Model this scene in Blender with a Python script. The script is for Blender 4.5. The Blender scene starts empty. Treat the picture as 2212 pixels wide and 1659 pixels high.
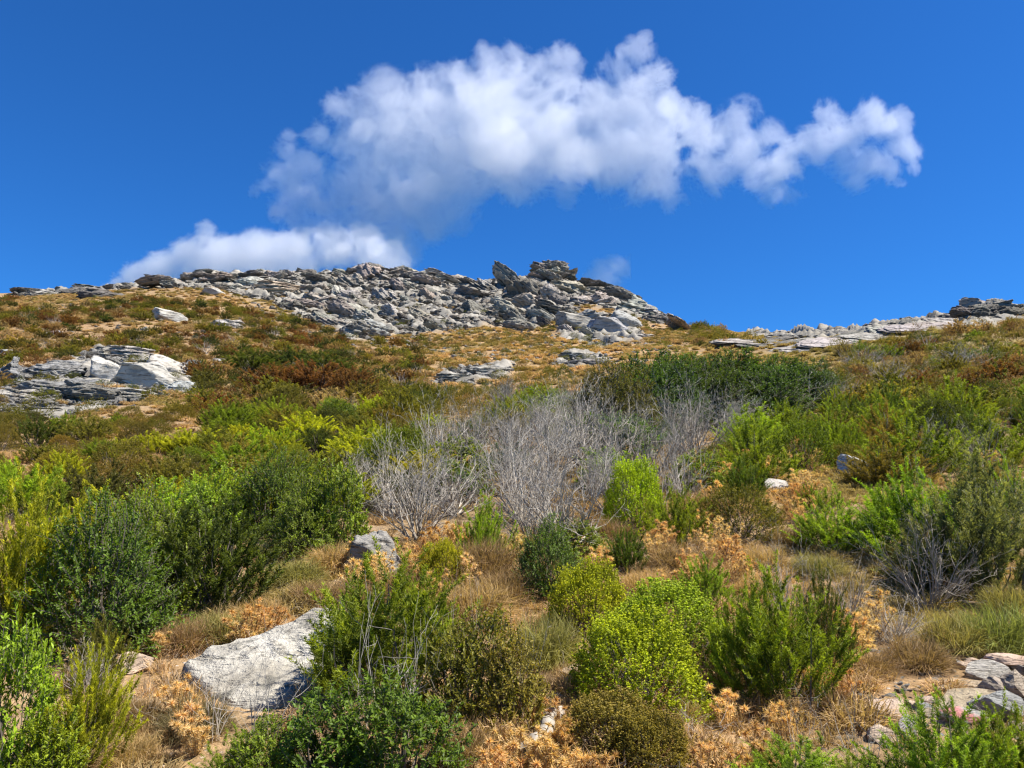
import bpy, math, random
import numpy as np
from mathutils import Vector, Matrix, Euler

random.seed(7)
scene = bpy.context.scene
COL = scene.collection
# ---------------------------------------------------------------- camera, world, sun, exposure
PITCH = math.radians(8); F = 773.0; H = 1.6
cam = bpy.data.cameras.new('camera'); cam.sensor_width = 36; cam.lens = 36*F/1024; cam.clip_start = .05; cam.clip_end = 20000
co = bpy.data.objects.new('camera', cam); COL.objects.link(co); scene.camera = co
co.location = (0, 0, H); co.rotation_euler = (math.radians(90)+PITCH, 0, 0)
SUN_AZ = math.radians(98); SUN_EL = math.radians(57)
world = bpy.data.worlds.new('World'); scene.world = world; world.use_nodes = True
wt = world.node_tree; bg = wt.nodes['Background']
sky = wt.nodes.new('ShaderNodeTexSky'); sky.sky_type = 'NISHITA'; sky.sun_disc = False
sky.sun_elevation = SUN_EL; sky.sun_rotation = SUN_AZ; sky.altitude = 600
sky.air_density = 1.0; sky.dust_density = 0.1; sky.ozone_density = 4.0
tintn = wt.nodes.new('ShaderNodeMix'); tintn.data_type = 'RGBA'; tintn.blend_type = 'MULTIPLY'; tintn.inputs['Factor'].default_value = 1
tintn.inputs['B'].default_value = (.18, .61, 1.13, 1)
wt.links.new(sky.outputs[0], tintn.inputs['A']); wt.links.new(tintn.outputs['Result'], bg.inputs[0]); bg.inputs[1].default_value = 0.069
sun = bpy.data.lights.new('sun', 'SUN'); sun.energy = 5.0; sun.angle = math.radians(.53); sun.color = (1, .95, .86)
so = bpy.data.objects.new('sun', sun); COL.objects.link(so)
sd = Vector((math.sin(SUN_AZ)*math.cos(SUN_EL), math.cos(SUN_AZ)*math.cos(SUN_EL), math.sin(SUN_EL)))
so.rotation_euler = sd.to_track_quat('Z', 'Y').to_euler()
vs = scene.view_settings; vs.view_transform = 'Standard'; vs.look = 'None'; vs.exposure = 1.0; vs.gamma = 1; vs.use_curve_mapping = False
cy = scene.cycles; cy.max_bounces = 64; cy.diffuse_bounces = 3; cy.glossy_bounces = 2; cy.transmission_bounces = 3; cy.volume_bounces = 64
cy.use_denoising = True; cy.pixel_filter_type = 'BLACKMAN_HARRIS'; cy.filter_width = 1.25; cy.volume_step_rate = 1.0; cy.use_adaptive_sampling = False

K = 1024/2212.0                                  # the notes below measure the photograph 2212 wide

# ---------------------------------------------------------------- noise
def _h(ix, iy, iz, seed):
    n = (ix.astype(np.int64)*73856093) ^ (iy.astype(np.int64)*19349663) ^ (iz.astype(np.int64)*83492791) ^ (seed*2654435)
    n = (n ^ (n >> 13))*1274126177 & 0x7fffffff
    n = (n ^ (n >> 11))*668265263 & 0x7fffffff
    return ((n >> 7) & 0xffff)/65535.0
def noise3(P, seed=0):
    i = np.floor(P).astype(np.int64); f = P-i; f = f*f*(3-2*f)
    r = 0
    for dx in (0, 1):
        wx = f[..., 0] if dx else 1-f[..., 0]
        for dy in (0, 1):
            wy = f[..., 1] if dy else 1-f[..., 1]
            for dz in (0, 1):
                wz = f[..., 2] if dz else 1-f[..., 2]
                r = r+wx*wy*wz*_h(i[..., 0]+dx, i[..., 1]+dy, i[..., 2]+dz, seed)
    return r
def fbm(P, seed=0, oct=4, rough=.5):
    s = 0; a = 1; t = 0
    for o in range(oct):
        s = s+a*(noise3(P*(2.03**o)+o*17.3, seed+o)-.5); t += a; a *= rough
    return s/t*2
def P2(x, y, sc, z=0):
    x = np.asarray(x, float); y = np.asarray(y, float)
    return np.stack([x*sc, y*sc, np.full(x.shape, float(z))], -1)

# ---------------------------------------------------------------- terrain
def row_to_t(row):                                # row of the photograph -> slope of the sight line
    return np.tan(PITCH+np.arctan((384-np.asarray(row, float)*K)/F))
NEAR = [(1.2, 3600), (2, 2230), (2.6, 1880), (3.2, 1659), (4.0, 1500), (5.0, 1375), (7.0, 1205), (8.3, 1130), (10, 1062)]
PROF = {
 -500: NEAR+[(22, 955), (35, 850), (50, 775), (70, 715), (100, 668), (135, 632)],
 0:    NEAR+[(22, 950), (35, 845), (50, 770), (70, 710), (100, 662), (140, 634)],
 300:  NEAR+[(22, 950), (35, 855), (50, 785), (70, 720), (100, 660), (140, 612)],
 450:  NEAR+[(22, 950), (35, 860), (50, 795), (70, 730), (105, 665), (145, 586)],
 870:  NEAR+[(22, 950), (35, 865), (50, 812), (70, 768), (105, 715), (150, 578)],
 1050: NEAR+[(22, 955), (35, 872), (50, 815), (70, 768), (105, 705), (150, 606)],
 1190: NEAR+[(22, 955), (35, 872), (50, 815), (70, 765), (105, 715), (150, 592)],
 1330: NEAR+[(22, 955), (35, 865), (50, 808), (70, 760), (105, 705), (145, 622)],
 1490: NEAR+[(22, 950), (35, 855), (50, 800), (70, 755), (95, 725), (120, 702)],
 1700: NEAR+[(22, 945), (35, 850), (50, 785), (62, 750), (75, 730), (85, 720)],
 1840: NEAR+[(22, 940), (35, 840), (50, 770), (60, 742), (72, 722), (84, 708)],
 2050: NEAR+[(22, 935), (35, 820), (47, 750), (56, 722), (66, 700), (80, 681)],
 2212: NEAR+[(22, 930), (35, 810), (47, 742), (55, 715), (64, 690), (80, 664)],
 2700: NEAR+[(22, 925), (35, 800), (47, 735), (55, 705), (64, 680), (80, 645)],
}
_dx = sorted(PROF); _LY = np.linspace(math.log(1.2), math.log(160), 260)
_tab = []; _ys = []
for d in _dx:
    p = np.array(PROF[d], float); p[len(NEAR):, 0] *= .68; ly = np.log(p[:, 0]); r = p[:, 1]
    rr_ = np.interp(_LY, ly, r)
    k = np.exp(-np.linspace(-2, 2, 13)**2); k /= k.sum()
    sm = np.convolve(np.pad(rr_, 6, mode='edge'), k, 'valid')
    w = np.clip((_LY-math.log(2.3))/.3, 0, 1)
    _tab.append(rr_*(1-w)+sm*w); _ys.append(p[-1, 0])
_tab = np.array(_tab); _ys = np.array(_ys)
_aa = (np.array(_dx)*K-512)/F*1.012
_AG = np.linspace(_aa[0], _aa[-1], 500)
TAB = np.stack([np.interp(_AG, _aa, _tab[:, j]) for j in range(_tab.shape[1])], 1)   # (500, 260) rows
YS = np.interp(_AG, _aa, _ys)
def smooth_cols(A, n):
    k = np.hanning(n); k /= k.sum()
    return np.apply_along_axis(lambda c: np.convolve(np.pad(c, n//2, mode='edge'), k, 'valid')[:len(c)], 0, A)
TAB = smooth_cols(TAB, 17); YS = smooth_cols(YS[:, None], 17)[:, 0]

ROCKPOLY = {
 'main': [(30,622),(110,600),(300,596),(440,570),(540,566),(700,568),(830,558),(940,573),(1050,590),(1180,570),(1260,596),(1350,611),(1440,660),(1500,697),(1420,700),(1330,672),(1260,655),(1240,680),(1150,712),(1060,705),(960,716),(850,725),(760,738),(720,708),(660,690),(600,655),(520,640),(480,625),(330,618),(150,634),(40,642)],
 'outcrop': [(1200,690),(1235,675),(1330,680),(1385,705),(1390,735),(1290,748),(1210,730)],
 'right': [(1590,704),(1720,710),(1840,700),(2040,670),(2075,646),(2212,650),(2212,690),(2140,705),(2060,712),(1900,720),(1760,735),(1620,728)],
 'left': [(0,800),(60,800),(130,792),(205,750),(300,760),(350,785),(380,800),(440,842),(430,860),(330,858),(240,880),(130,905),(60,905),(0,890)],
 'mid': [(930,830),(960,800),(1040,788),(1110,785),(1100,812),(1000,832)],
 'mid2': [(1190,790),(1220,762),(1300,765),(1320,785),(1250,798)],
}
def inpoly(x, y, poly):
    x = np.asarray(x, float); y = np.asarray(y, float); c = np.zeros(x.shape, bool); n = len(poly)
    for i in range(n):
        x1, y1 = poly[i]; x2, y2 = poly[(i+1) % n]
        if y1 == y2: continue
        k = ((y1 > y) != (y2 > y)) & (x < (x2-x1)*(y-y1)/(y2-y1)+x1)
        c ^= k
    return c
def project(P):                                   # world -> photo notes coordinates
    P = np.asarray(P, float); x = P[..., 0]; y = P[..., 1]; z = P[..., 2]-H
    d = y*math.cos(PITCH)+z*math.sin(PITCH); u = 512+F*x/d; v = 384-F*(-y*math.sin(PITCH)+z*math.cos(PITCH))/d
    return u/K, v/K, d
def base_height(x, y):
    x = np.asarray(x, float); y = np.asarray(y, float)
    yc = np.clip(y, 2.0, None)
    w = np.sqrt(yc*yc)
    a = np.clip(x/w, _AG[0], _AG[-1])
    ai = (a-_AG[0])/(_AG[1]-_AG[0]); i = np.clip(ai.astype(int), 0, 498); fa = ai-i
    ys = YS[i]*(1-fa)+YS[i+1]*fa
    ye = np.minimum(yc, ys)
    li = (np.log(ye)-_LY[0])/(_LY[1]-_LY[0]); j = np.clip(li.astype(int), 0, 258); fl = np.clip(li-j, 0, 1)
    row = (TAB[i, j]*(1-fa)+TAB[i+1, j]*fa)*(1-fl)+(TAB[i, j+1]*(1-fa)+TAB[i+1, j+1]*fa)*fl
    z = H+ye*row_to_t(row)
    beyond = np.clip(yc-ys, 0, None)
    z = z-.35*(np.sqrt(beyond**2+16)-4)
    z = z-np.clip(2.0-y, 0, None)*.16
    return z
def rockmask(x, y, z):
    dx, dy, d = project(np.stack([x, np.maximum(y, 1), z], -1))
    m = np.zeros(np.shape(x))
    for p in ROCKPOLY.values():
        m = np.maximum(m, inpoly(dx, dy, p))
    return np.where(np.asarray(y) > 10, m, 0)
def height(x, y):
    z = base_height(x, y)
    y_ = np.asarray(y, float)
    far = np.clip((y_-9)/17, 0, 1)
    z = z+.045*fbm(P2(x, y, 1.1), 3, 4)+.22*far*fbm(P2(x, y, .15), 9, 4)
    z = z+.10*np.clip((y_-5)/8, 0, 1)*fbm(P2(x, y, .5), 5, 3)
    return z
def ray(dx, dy):
    cx = (dx*K-512)/F; cy_ = (384-dy*K)/F
    v = np.array([cx, math.cos(PITCH)-cy_*math.sin(PITCH), math.sin(PITCH)+cy_*math.cos(PITCH)])
    return v/v[1]
_MY = np.exp(np.linspace(math.log(1.3), math.log(170), 900))
def ground(dx, dy):
    """where the sight line through (dx, dy) meets the hill"""
    r = ray(dx, dy); x = r[0]*_MY; z = height(x, _MY)
    g = z-(H+r[2]*_MY)
    k = np.argmax(g > 0)
    if g[k] <= 0:
        k = len(_MY)-1
        k = int(np.argmax(g[:]))
        return np.array([x[k], _MY[k], z[k]])
    if k == 0: return np.array([x[0], _MY[0], z[0]])
    t = g[k-1]/(g[k-1]-g[k]); y = _MY[k-1]+(_MY[k]-_MY[k-1])*t
    return np.array([r[0]*y, y, float(height(np.array([r[0]*y]), np.array([y]))[0])])
def ground_many(dx, dy):
    dx = np.asarray(dx, float); dy = np.asarray(dy, float)
    cx = (dx*K-512)/F; cy_ = (384-dy*K)/F
    q = math.cos(PITCH)-cy_*math.sin(PITCH); a = cx/q; t = (math.sin(PITCH)+cy_*math.cos(PITCH))/q
    Y = _MY[None, ::3]; X = a[:, None]*Y
    Z = height(X, np.broadcast_to(Y, X.shape)); g = Z-(H+t[:, None]*Y)
    k = np.argmax(g > 0, 1); hit = g.max(1) > 0
    k = np.clip(k, 1, None); r_ = np.arange(len(dx))
    g0 = g[r_, k-1]; g1 = g[r_, k]; f = np.clip(g0/(g0-g1+1e-12), 0, 1)
    y = Y[0, k-1]+(Y[0, k]-Y[0, k-1])*f; x = a*y
    return np.stack([x, y, height(x, y)], -1), hit

# ---------------------------------------------------------------- mesh helpers
def mesh_from(name, V, T, tint=None, mats=(), smooth=False, tint2=None):
    V = np.ascontiguousarray(V, 'f4'); T = np.ascontiguousarray(T, 'i4')
    me = bpy.data.meshes.new(name); me.vertices.add(len(V)); me.vertices.foreach_set('co', V.ravel())
    n = T.shape[1]
    me.loops.add(T.size); me.loops.foreach_set('vertex_index', T.ravel())
    me.polygons.add(len(T)); me.polygons.foreach_set('loop_start', np.arange(0, T.size, n, dtype='i4'))
    me.polygons.foreach_set('use_smooth', np.full(len(T), smooth))
    if tint is not None:
        a = me.attributes.new('tint', 'FLOAT', 'FACE'); a.data.foreach_set('value', np.ascontiguousarray(tint, 'f4'))
    for m in mats: me.materials.append(m)
    me.update(); me.validate()
    return me
def link(name, data, parent=None, **kw):
    o = bpy.data.objects.new(name, data); COL.objects.link(o)
    if parent is not None: o.parent = parent
    for k, v in kw.items(): o[k] = v
    return o

# ---------------------------------------------------------------- materials
def nodes(m):
    m.use_nodes = True; t = m.node_tree; t.nodes.clear()
    out = t.nodes.new('ShaderNodeOutputMaterial')
    return t, out
def N_(t, typ, **kw):
    n = t.nodes.new(typ)
    for k, v in kw.items(): setattr(n, k, v)
    return n
def mixc(t, a, b, fac, mode='MIX'):
    n = t.nodes.new('ShaderNodeMix'); n.data_type = 'RGBA'; n.blend_type = mode
    for s, v in (('A', a), ('B', b), ('Factor', fac)):
        if isinstance(v, (int, float)): n.inputs[s].default_value = v
        elif isinstance(v, tuple): n.inputs[s].default_value = (*v, 1) if len(v) == 3 else v
        else: t.links.new(v, n.inputs[s])
    return n.outputs['Result']
def mth(t, op, a, b=None, c=None, clamp=False):
    n = t.nodes.new('ShaderNodeMath'); n.operation = op; n.use_clamp = clamp
    for i, v in enumerate((a, b, c)):
        if v is None: continue
        if isinstance(v, (int, float)): n.inputs[i].default_value = v
        else: t.links.new(v, n.inputs[i])
    return n.outputs[0]
def ramp(t, fac, stops, interp='LINEAR'):
    n = t.nodes.new('ShaderNodeValToRGB'); n.color_ramp.interpolation = interp
    e = n.color_ramp.elements
    while len(e) < len(stops): e.new(.5)
    for k, (p, c) in enumerate(stops):
        e[k].position = p; e[k].color = (c, c, c, 1) if isinstance(c, (int, float)) else (*c, 1)
    t.links.new(fac, n.inputs[0]); return n.outputs[0]
def thing_colour(t):
    oi = t.nodes.new('ShaderNodeObjectInfo')
    a = t.nodes.new('ShaderNodeAttribute'); a.attribute_type = 'INSTANCER'; a.attribute_name = 'tcol'
    f = t.nodes.new('ShaderNodeAttribute'); f.attribute_type = 'INSTANCER'; f.attribute_name = 'isinst'
    return mixc(t, oi.outputs['Color'], a.outputs['Color'], f.outputs['Fac'])
def noise_(t, vec, scale, detail=4, rough=.55):
    n = t.nodes.new('ShaderNodeTexNoise'); n.inputs['Scale'].default_value = scale; n.inputs['Detail'].default_value = detail; n.inputs['Roughness'].default_value = rough
    if vec is not None: t.links.new(vec, n.inputs['Vector'])
    return n.outputs['Fac']
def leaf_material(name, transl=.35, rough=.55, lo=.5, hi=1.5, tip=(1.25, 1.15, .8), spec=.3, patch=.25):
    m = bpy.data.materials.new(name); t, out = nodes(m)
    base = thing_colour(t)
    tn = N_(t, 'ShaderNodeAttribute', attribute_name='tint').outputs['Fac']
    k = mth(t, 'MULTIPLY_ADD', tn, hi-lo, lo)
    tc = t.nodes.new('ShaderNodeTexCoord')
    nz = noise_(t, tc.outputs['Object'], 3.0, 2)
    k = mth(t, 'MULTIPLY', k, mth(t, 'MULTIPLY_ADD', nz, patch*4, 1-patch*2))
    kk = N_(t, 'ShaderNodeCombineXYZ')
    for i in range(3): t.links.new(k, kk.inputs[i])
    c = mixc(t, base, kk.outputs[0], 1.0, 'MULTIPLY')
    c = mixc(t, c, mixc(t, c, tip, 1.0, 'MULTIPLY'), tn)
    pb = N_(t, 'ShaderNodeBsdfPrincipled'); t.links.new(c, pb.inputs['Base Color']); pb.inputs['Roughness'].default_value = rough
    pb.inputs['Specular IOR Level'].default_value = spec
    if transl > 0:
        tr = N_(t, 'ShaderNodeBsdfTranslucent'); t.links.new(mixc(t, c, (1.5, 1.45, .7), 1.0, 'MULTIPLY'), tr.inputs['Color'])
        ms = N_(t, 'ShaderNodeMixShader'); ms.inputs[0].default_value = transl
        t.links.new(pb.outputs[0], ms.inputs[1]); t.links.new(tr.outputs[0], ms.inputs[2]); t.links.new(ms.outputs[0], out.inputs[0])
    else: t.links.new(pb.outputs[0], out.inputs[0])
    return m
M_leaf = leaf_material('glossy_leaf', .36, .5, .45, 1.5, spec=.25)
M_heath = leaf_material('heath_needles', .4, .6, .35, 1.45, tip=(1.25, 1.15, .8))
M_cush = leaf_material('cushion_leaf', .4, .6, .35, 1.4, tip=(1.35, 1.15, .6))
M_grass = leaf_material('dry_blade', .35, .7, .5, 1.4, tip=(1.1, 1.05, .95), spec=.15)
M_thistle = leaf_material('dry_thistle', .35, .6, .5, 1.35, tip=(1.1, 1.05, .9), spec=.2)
def bark_material(name, c1, c2, scale=8):
    m = bpy.data.materials.new(name); t, out = nodes(m)
    tc = N_(t, 'ShaderNodeTexCoord'); nz = noise_(t, tc.outputs['Object'], scale, 4, .7)
    c = mixc(t, c1, c2, ramp(t, nz, [(.3, 0), (.7, 1)]))
    pb = N_(t, 'ShaderNodeBsdfPrincipled'); t.links.new(c, pb.inputs['Base Color']); pb.inputs['Roughness'].default_value = .85
    pb.inputs['Specular IOR Level'].default_value = .15
    t.links.new(pb.outputs[0], out.inputs[0]); return m
M_bark = bark_material('brown_bark', (.07, .055, .04), (.20, .17, .14))
M_dead = bark_material('bleached_wood', (.20, .175, .14), (.54, .485, .41), 5)
M_greydead = bark_material('grey_dead_wood', (.15, .125, .095), (.44, .385, .31), 5)
M_darkstem = bark_material('charred_stem', (.03, .025, .02), (.22, .20, .18), 3)
def stone_material(name, sc=1.0, bump=.6, red=False, contrast=1.0, ck=(.45, .43, .42)):
    cover = -.07 if 'slab' in name else 0
    m = bpy.data.materials.new(name); t, out = nodes(m)
    tc = N_(t, 'ShaderNodeTexCoord'); ob = tc.outputs['Object']
    base = thing_colour(t)
    big = noise_(t, ob, 1.6*sc, 6, .65)
    fine = noise_(t, ob, 9*sc, 6, .75)
    c = mixc(t, base, mixc(t, base, (.52, .50, .47), 1.0, 'MULTIPLY'), ramp(t, big, [(.42, 0), (.66, .9*contrast)]))
    c = mixc(t, c, mixc(t, base, (1.25, 1.22, 1.15), 1.0, 'MULTIPLY'), ramp(t, fine, [(.52, 0), (.7, .8)]))
    # lichen in dark scabs and pale rings
    vo = N_(t, 'ShaderNodeTexVoronoi', feature='F1'); vo.inputs['Scale'].default_value = 7*sc; vo.inputs['Randomness'].default_value = 1
    nv = N_(t, 'ShaderNodeTexNoise'); nv.inputs['Scale'].default_value = 5*sc; nv.inputs['Detail'].default_value = 4; t.links.new(ob, nv.inputs['Vector'])
    wv = mixc(t, ob, nv.outputs['Color'], .25); t.links.new(wv, vo.inputs['Vector'])
    lich = mth(t, 'MULTIPLY', ramp(t, vo.outputs['Distance'], [(.18, 1), (.30, 0)]), ramp(t, noise_(t, ob, 3.1*sc, 3), [(.46+cover, 0), (.56+cover, 1)]))
    c = mixc(t, c, (.13, .125, .105), mth(t, 'MULTIPLY', lich, .7))
    lich2 = ramp(t, noise_(t, ob, 14*sc, 5, .8), [(.62+cover, 0), (.68+cover, 1)])
    c = mixc(t, c, (.11, .10, .085), mth(t, 'MULTIPLY', lich2, .7))
    # foliation: the rock is banded along one tilted direction
    mp = N_(t, 'ShaderNodeMapping'); mp.inputs['Rotation'].default_value = (.5, .35, .2); mp.inputs['Scale'].default_value = (1.2, 1.2, 9); t.links.new(ob, mp.inputs['Vector'])
    band = noise_(t, mp.outputs[0], 1.7*sc, 5, .65)
    crack = ramp(t, band, [(.38, 0), (.43, 1)])
    c = mixc(t, mixc(t, c, ck, 1.0, 'MULTIPLY'), c, crack)
    if red:
        sx = N_(t, 'ShaderNodeSeparateXYZ'); t.links.new(ob, sx.inputs[0])
        st = mth(t, 'ADD', sx.outputs[2], mth(t, 'MULTIPLY', sx.outputs[0], .35))
        st = mth(t, 'ADD', st, mth(t, 'MULTIPLY', noise_(t, ob, 6, 3), .22))
        bandm = ramp(t, st, [(.22, 0), (.27, 1), (.47, 1), (.53, 0)])
        c = mixc(t, c, (.62, .22, .20), mth(t, 'MULTIPLY', bandm, .85))
    pb = N_(t, 'ShaderNodeBsdfPrincipled'); t.links.new(c, pb.inputs['Base Color']); pb.inputs['Roughness'].default_value = .85; pb.inputs['Specular IOR Level'].default_value = .2
    hgt = mth(t, 'ADD', mth(t, 'MULTIPLY', fine, .5), mth(t, 'ADD', mth(t, 'MULTIPLY', band, 1.2), mth(t, 'MULTIPLY', crack, .3)))
    hgt = mth(t, 'ADD', hgt, mth(t, 'MULTIPLY', noise_(t, ob, 30*sc, 3, .7), .2))
    bp = N_(t, 'ShaderNodeBump'); bp.inputs['Strength'].default_value = bump; bp.inputs['Distance'].default_value = .12
    t.links.new(hgt, bp.inputs['Height']); t.links.new(bp.outputs[0], pb.inputs['Normal'])
    t.links.new(pb.outputs[0], out.inputs[0]); return m
M_stone = stone_material('weathered_stone', 1.0)
M_slab = stone_material('lichened_slab', 1.0, .75, contrast=1.3, ck=(.62, .60, .57))
M_redstone = stone_material('painted_stone', 1.0, red=True)
M_crag = stone_material('crag_stone', 1.5, 1.0, contrast=1.0, ck=(.26, .25, .24))

# ground
def ground_material():
    m = bpy.data.materials.new('hillside_ground'); t, out = nodes(m)
    ge = N_(t, 'ShaderNodeNewGeometry'); pos = ge.outputs['Position']
    col = N_(t, 'ShaderNodeAttribute', attribute_name='gcol').outputs['Color']
    rk = N_(t, 'ShaderNodeAttribute', attribute_name='rock').outputs['Fac']
    n1 = noise_(t, pos, 1.3, 6, .65); n2 = noise_(t, pos, 9, 5, .7); n3 = noise_(t, pos, 45, 4, .7)
    c = mixc(t, mixc(t, col, (.60, .55, .50), 1.0, 'MULTIPLY'), mixc(t, col, (1.3, 1.25, 1.15), 1.0, 'MULTIPLY'), ramp(t, n2, [(.35, 0), (.65, 1)]))
    c = mixc(t, c, (.10, .065, .04), ramp(t, n3, [(.5, 0), (.72, .6)]))
    c = mixc(t, c, (.17, .115, .06), ramp(t, noise_(t, pos, .45, 6, .7), [(.48, 0), (.62, .6)]))
    c = mixc(t, c, (.42, .33, .23), ramp(t, n1, [(.56, 0), (.7, .45)]))
    # pebbles of pale stone
    vo = N_(t, 'ShaderNodeTexVoronoi', feature='F1'); vo.inputs['Scale'].default_value = 16; t.links.new(pos, vo.inputs['Vector'])
    peb = mth(t, 'MULTIPLY', ramp(t, vo.outputs['Distance'], [(.16, 1), (.24, 0)]), ramp(t, noise_(t, pos, 2.2, 3), [(.52, 0), (.6, 1)]))
    c = mixc(t, c, (.46, .42, .37), peb)
    st = mixc(t, (.14, .128, .105), (.38, .35, .295), ramp(t, noise_(t, pos, .8, 8, .75), [(.35, 0), (.65, 1)]))
    c = mixc(t, c, st, rk)
    pb = N_(t, 'ShaderNodeBsdfPrincipled'); t.links.new(c, pb.inputs['Base Color']); pb.inputs['Roughness'].default_value = .95; pb.inputs['Specular IOR Level'].default_value = .1
    h = mth(t, 'ADD', mth(t, 'MULTIPLY', n2, .6), mth(t, 'ADD', mth(t, 'MULTIPLY', n3, .25), mth(t, 'MULTIPLY', peb, .2)))
    bp = N_(t, 'ShaderNodeBump'); bp.inputs['Strength'].default_value = .8; bp.inputs['Distance'].default_value = .06
    t.links.new(h, bp.inputs['Height']); t.links.new(bp.outputs[0], pb.inputs['Normal']); t.links.new(pb.outputs[0], out.inputs[0])
    return m

# colour zones of the slope, by photograph position (they lie on the ground and stay there)
def gcolour(dx, dy, x, y):
    dx = np.asarray(dx, float); dy = np.asarray(dy, float)
    tan = np.array([.35, .245, .14]); orange = np.array([.40, .27, .145]); brown = np.array([.20, .125, .065]); rust = np.array([.30, .205, .115]); olive = np.array([.19, .165, .06])
    c = np.tile(tan, (dx.size, 1)).reshape(dx.shape+(3,))
    def put(c, col, w): w = np.clip(w, 0, 1)[..., None]; return c*(1-w)+col*w
    n = fbm(P2(x, y, .09), 21, 3)[...]; n2 = fbm(P2(x, y, .5), 22, 3)
    c = put(c, rust, np.clip((900-dy)/90, 0, 1)*np.clip((900-dx)/250, 0, 1)*.45+n*.5*(dy < 900))
    c = put(c, orange, np.clip(1-np.abs(dx-1150)/420, 0, 1)*np.clip(1-np.abs(dy-780)/110, 0, 1)*1.3)
    c = put(c, olive, np.clip((dx-1500)/250, 0, 1)*np.clip((900-dy)/60, 0, 1)*.6)
    c = put(c, olive, np.clip(n2*.9, 0, .5))
    c = put(c, brown, np.clip(n*1.1+n2*.4-.15, 0, .6))
    return c
def build_terrain():
    nu = 760
    a = np.linspace(-1, 1, nu); a = np.sign(a)*(.80*np.abs(a)+.9*np.abs(a)**9)
    yv = np.concatenate([np.linspace(-60, 1.0, 40), np.exp(np.linspace(math.log(1.1), math.log(118), 800)), np.exp(np.linspace(math.log(121), math.log(900), 30))])
    wy = np.sqrt(np.clip(yv, 0, None)**2+2.2)+np.clip(-yv, 0, None)*1.0
    X = a[None, :]*wy[:, None]; Y = np.repeat(yv[:, None], nu, 1)
    Z = height(X, Y)
    dx, dy, d = project(np.stack([X, np.maximum(Y, 1), Z], -1))
    rm = rockmask(X, Y, Z)
    k = np.array([.25, .5, .25])
    for _ in range(2):
        rm = np.apply_along_axis(lambda c: np.convolve(c, k, 'same'), 0, rm); rm = np.apply_along_axis(lambda c: np.convolve(c, k, 'same'), 1, rm)
    cr = np.abs(fbm(np.stack([X*.44, Y*.44, Z*1.0+X*.18], -1), 31, 5, .6))
    st = Z*.9+X*.35+1.5*fbm(np.stack([X*.17, Y*.17, Z*.3], -1), 33, 3); q = st/1.5; fq = q-np.floor(q)
    terr = (np.clip((fq-.25)/.22, 0, 1)-fq)*1.5
    Z = Z+rm*(1.15*cr-.45+.8*terr)*np.clip((Y-13)/38, 0, 1)
    gc = gcolour(dx, dy, X, Y)
    V = np.stack([X, Y, Z], -1).reshape(-1, 3); nv, nw = X.shape
    idx = np.arange(nv*nw).reshape(nv, nw)
    Q = np.stack([idx[:-1, :-1], idx[:-1, 1:], idx[1:, 1:], idx[1:, :-1]], -1).reshape(-1, 4)
    me = mesh_from('hillside', V, Q, None, [ground_material()], True)
    at = me.attributes.new('gcol', 'FLOAT_COLOR', 'POINT'); at.data.foreach_set('color', np.concatenate([gc.reshape(-1, 3), np.ones((len(V), 1))], 1).astype('f4').ravel())
    at = me.attributes.new('rock', 'FLOAT', 'POINT'); at.data.foreach_set('value', rm.ravel().astype('f4'))
    link('hillside_ground', me, kind='structure')
build_terrain()

# ---------------------------------------------------------------- plant geometry (unit size: 1 wide, 1 high)
def unit(v): return v/(np.linalg.norm(v, axis=-1, keepdims=True)+1e-9)
def segs_mesh(P0, P1, r0, r1, sides=3):
    n = len(P0); d = unit(P1-P0)
    up = np.where(np.abs(d[:, 2:3]) < .9, np.array([[0, 0, 1.]]), np.array([[1., 0, 0]]))
    u = unit(np.cross(d, up)); w = np.cross(d, u)
    V = np.zeros((n, 2*sides, 3))
    for k in range(sides):
        a = 2*math.pi*k/sides; o = u*math.cos(a)+w*math.sin(a)
        V[:, k] = P0+o*r0[:, None]; V[:, sides+k] = P1+o*r1[:, None]
    T = []
    for k in range(sides):
        k2 = (k+1) % sides
        T += [[k, k2, sides+k2], [k, sides+k2, sides+k]]
    T = (np.arange(n)[:, None, None]*2*sides+np.array(T)[None]).reshape(-1, 3)
    return V.reshape(-1, 3), T
def blades(P, D, L, W, rr, bend=0.0, fold=False):
    """thin pointed triangles: base P, direction D, length L, width W"""
    n = len(P); D = unit(D); side = unit(np.cross(D, rr.normal(size=(n, 3))))
    V = np.stack([P-side*W[:, None]*.5, P+side*W[:, None]*.5, P+D*L[:, None]], 1)
    T = np.arange(3*n).reshape(n, 3)
    return V.reshape(-1, 3), T
def leaves(P, D, Nn, L, W):
    """folded diamond leaves, two triangles each"""
    D = unit(D); S = unit(np.cross(D, Nn)); Nn = np.cross(S, D)
    mid = P+D*(L*.45)[:, None]
    V = np.stack([P, mid-S*(W*.5)[:, None]+Nn*(W*.14)[:, None], P+D*L[:, None], mid+S*(W*.5)[:, None]+Nn*(W*.14)[:, None]], 1)
    n = len(P); b = np.arange(n)[:, None]*4
    T = np.stack([b+np.array([[0, 1, 2]]), b+np.array([[0, 2, 3]])], 1).reshape(-1, 3)
    return V.reshape(-1, 3), T
def join(*vt):
    Vs = []; Ts = []; o = 0
    for V, T in vt: Vs.append(V); Ts.append(T+o); o += len(V)
    return np.concatenate(Vs), np.concatenate(Ts)
def lump(phi, el, seed, amp=.3):
    d = np.stack([np.cos(phi)*np.cos(el), np.sin(phi)*np.cos(el), np.sin(el)], -1)
    return 1+amp*fbm(d*1.9+seed*7.1, seed, 3)
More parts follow.
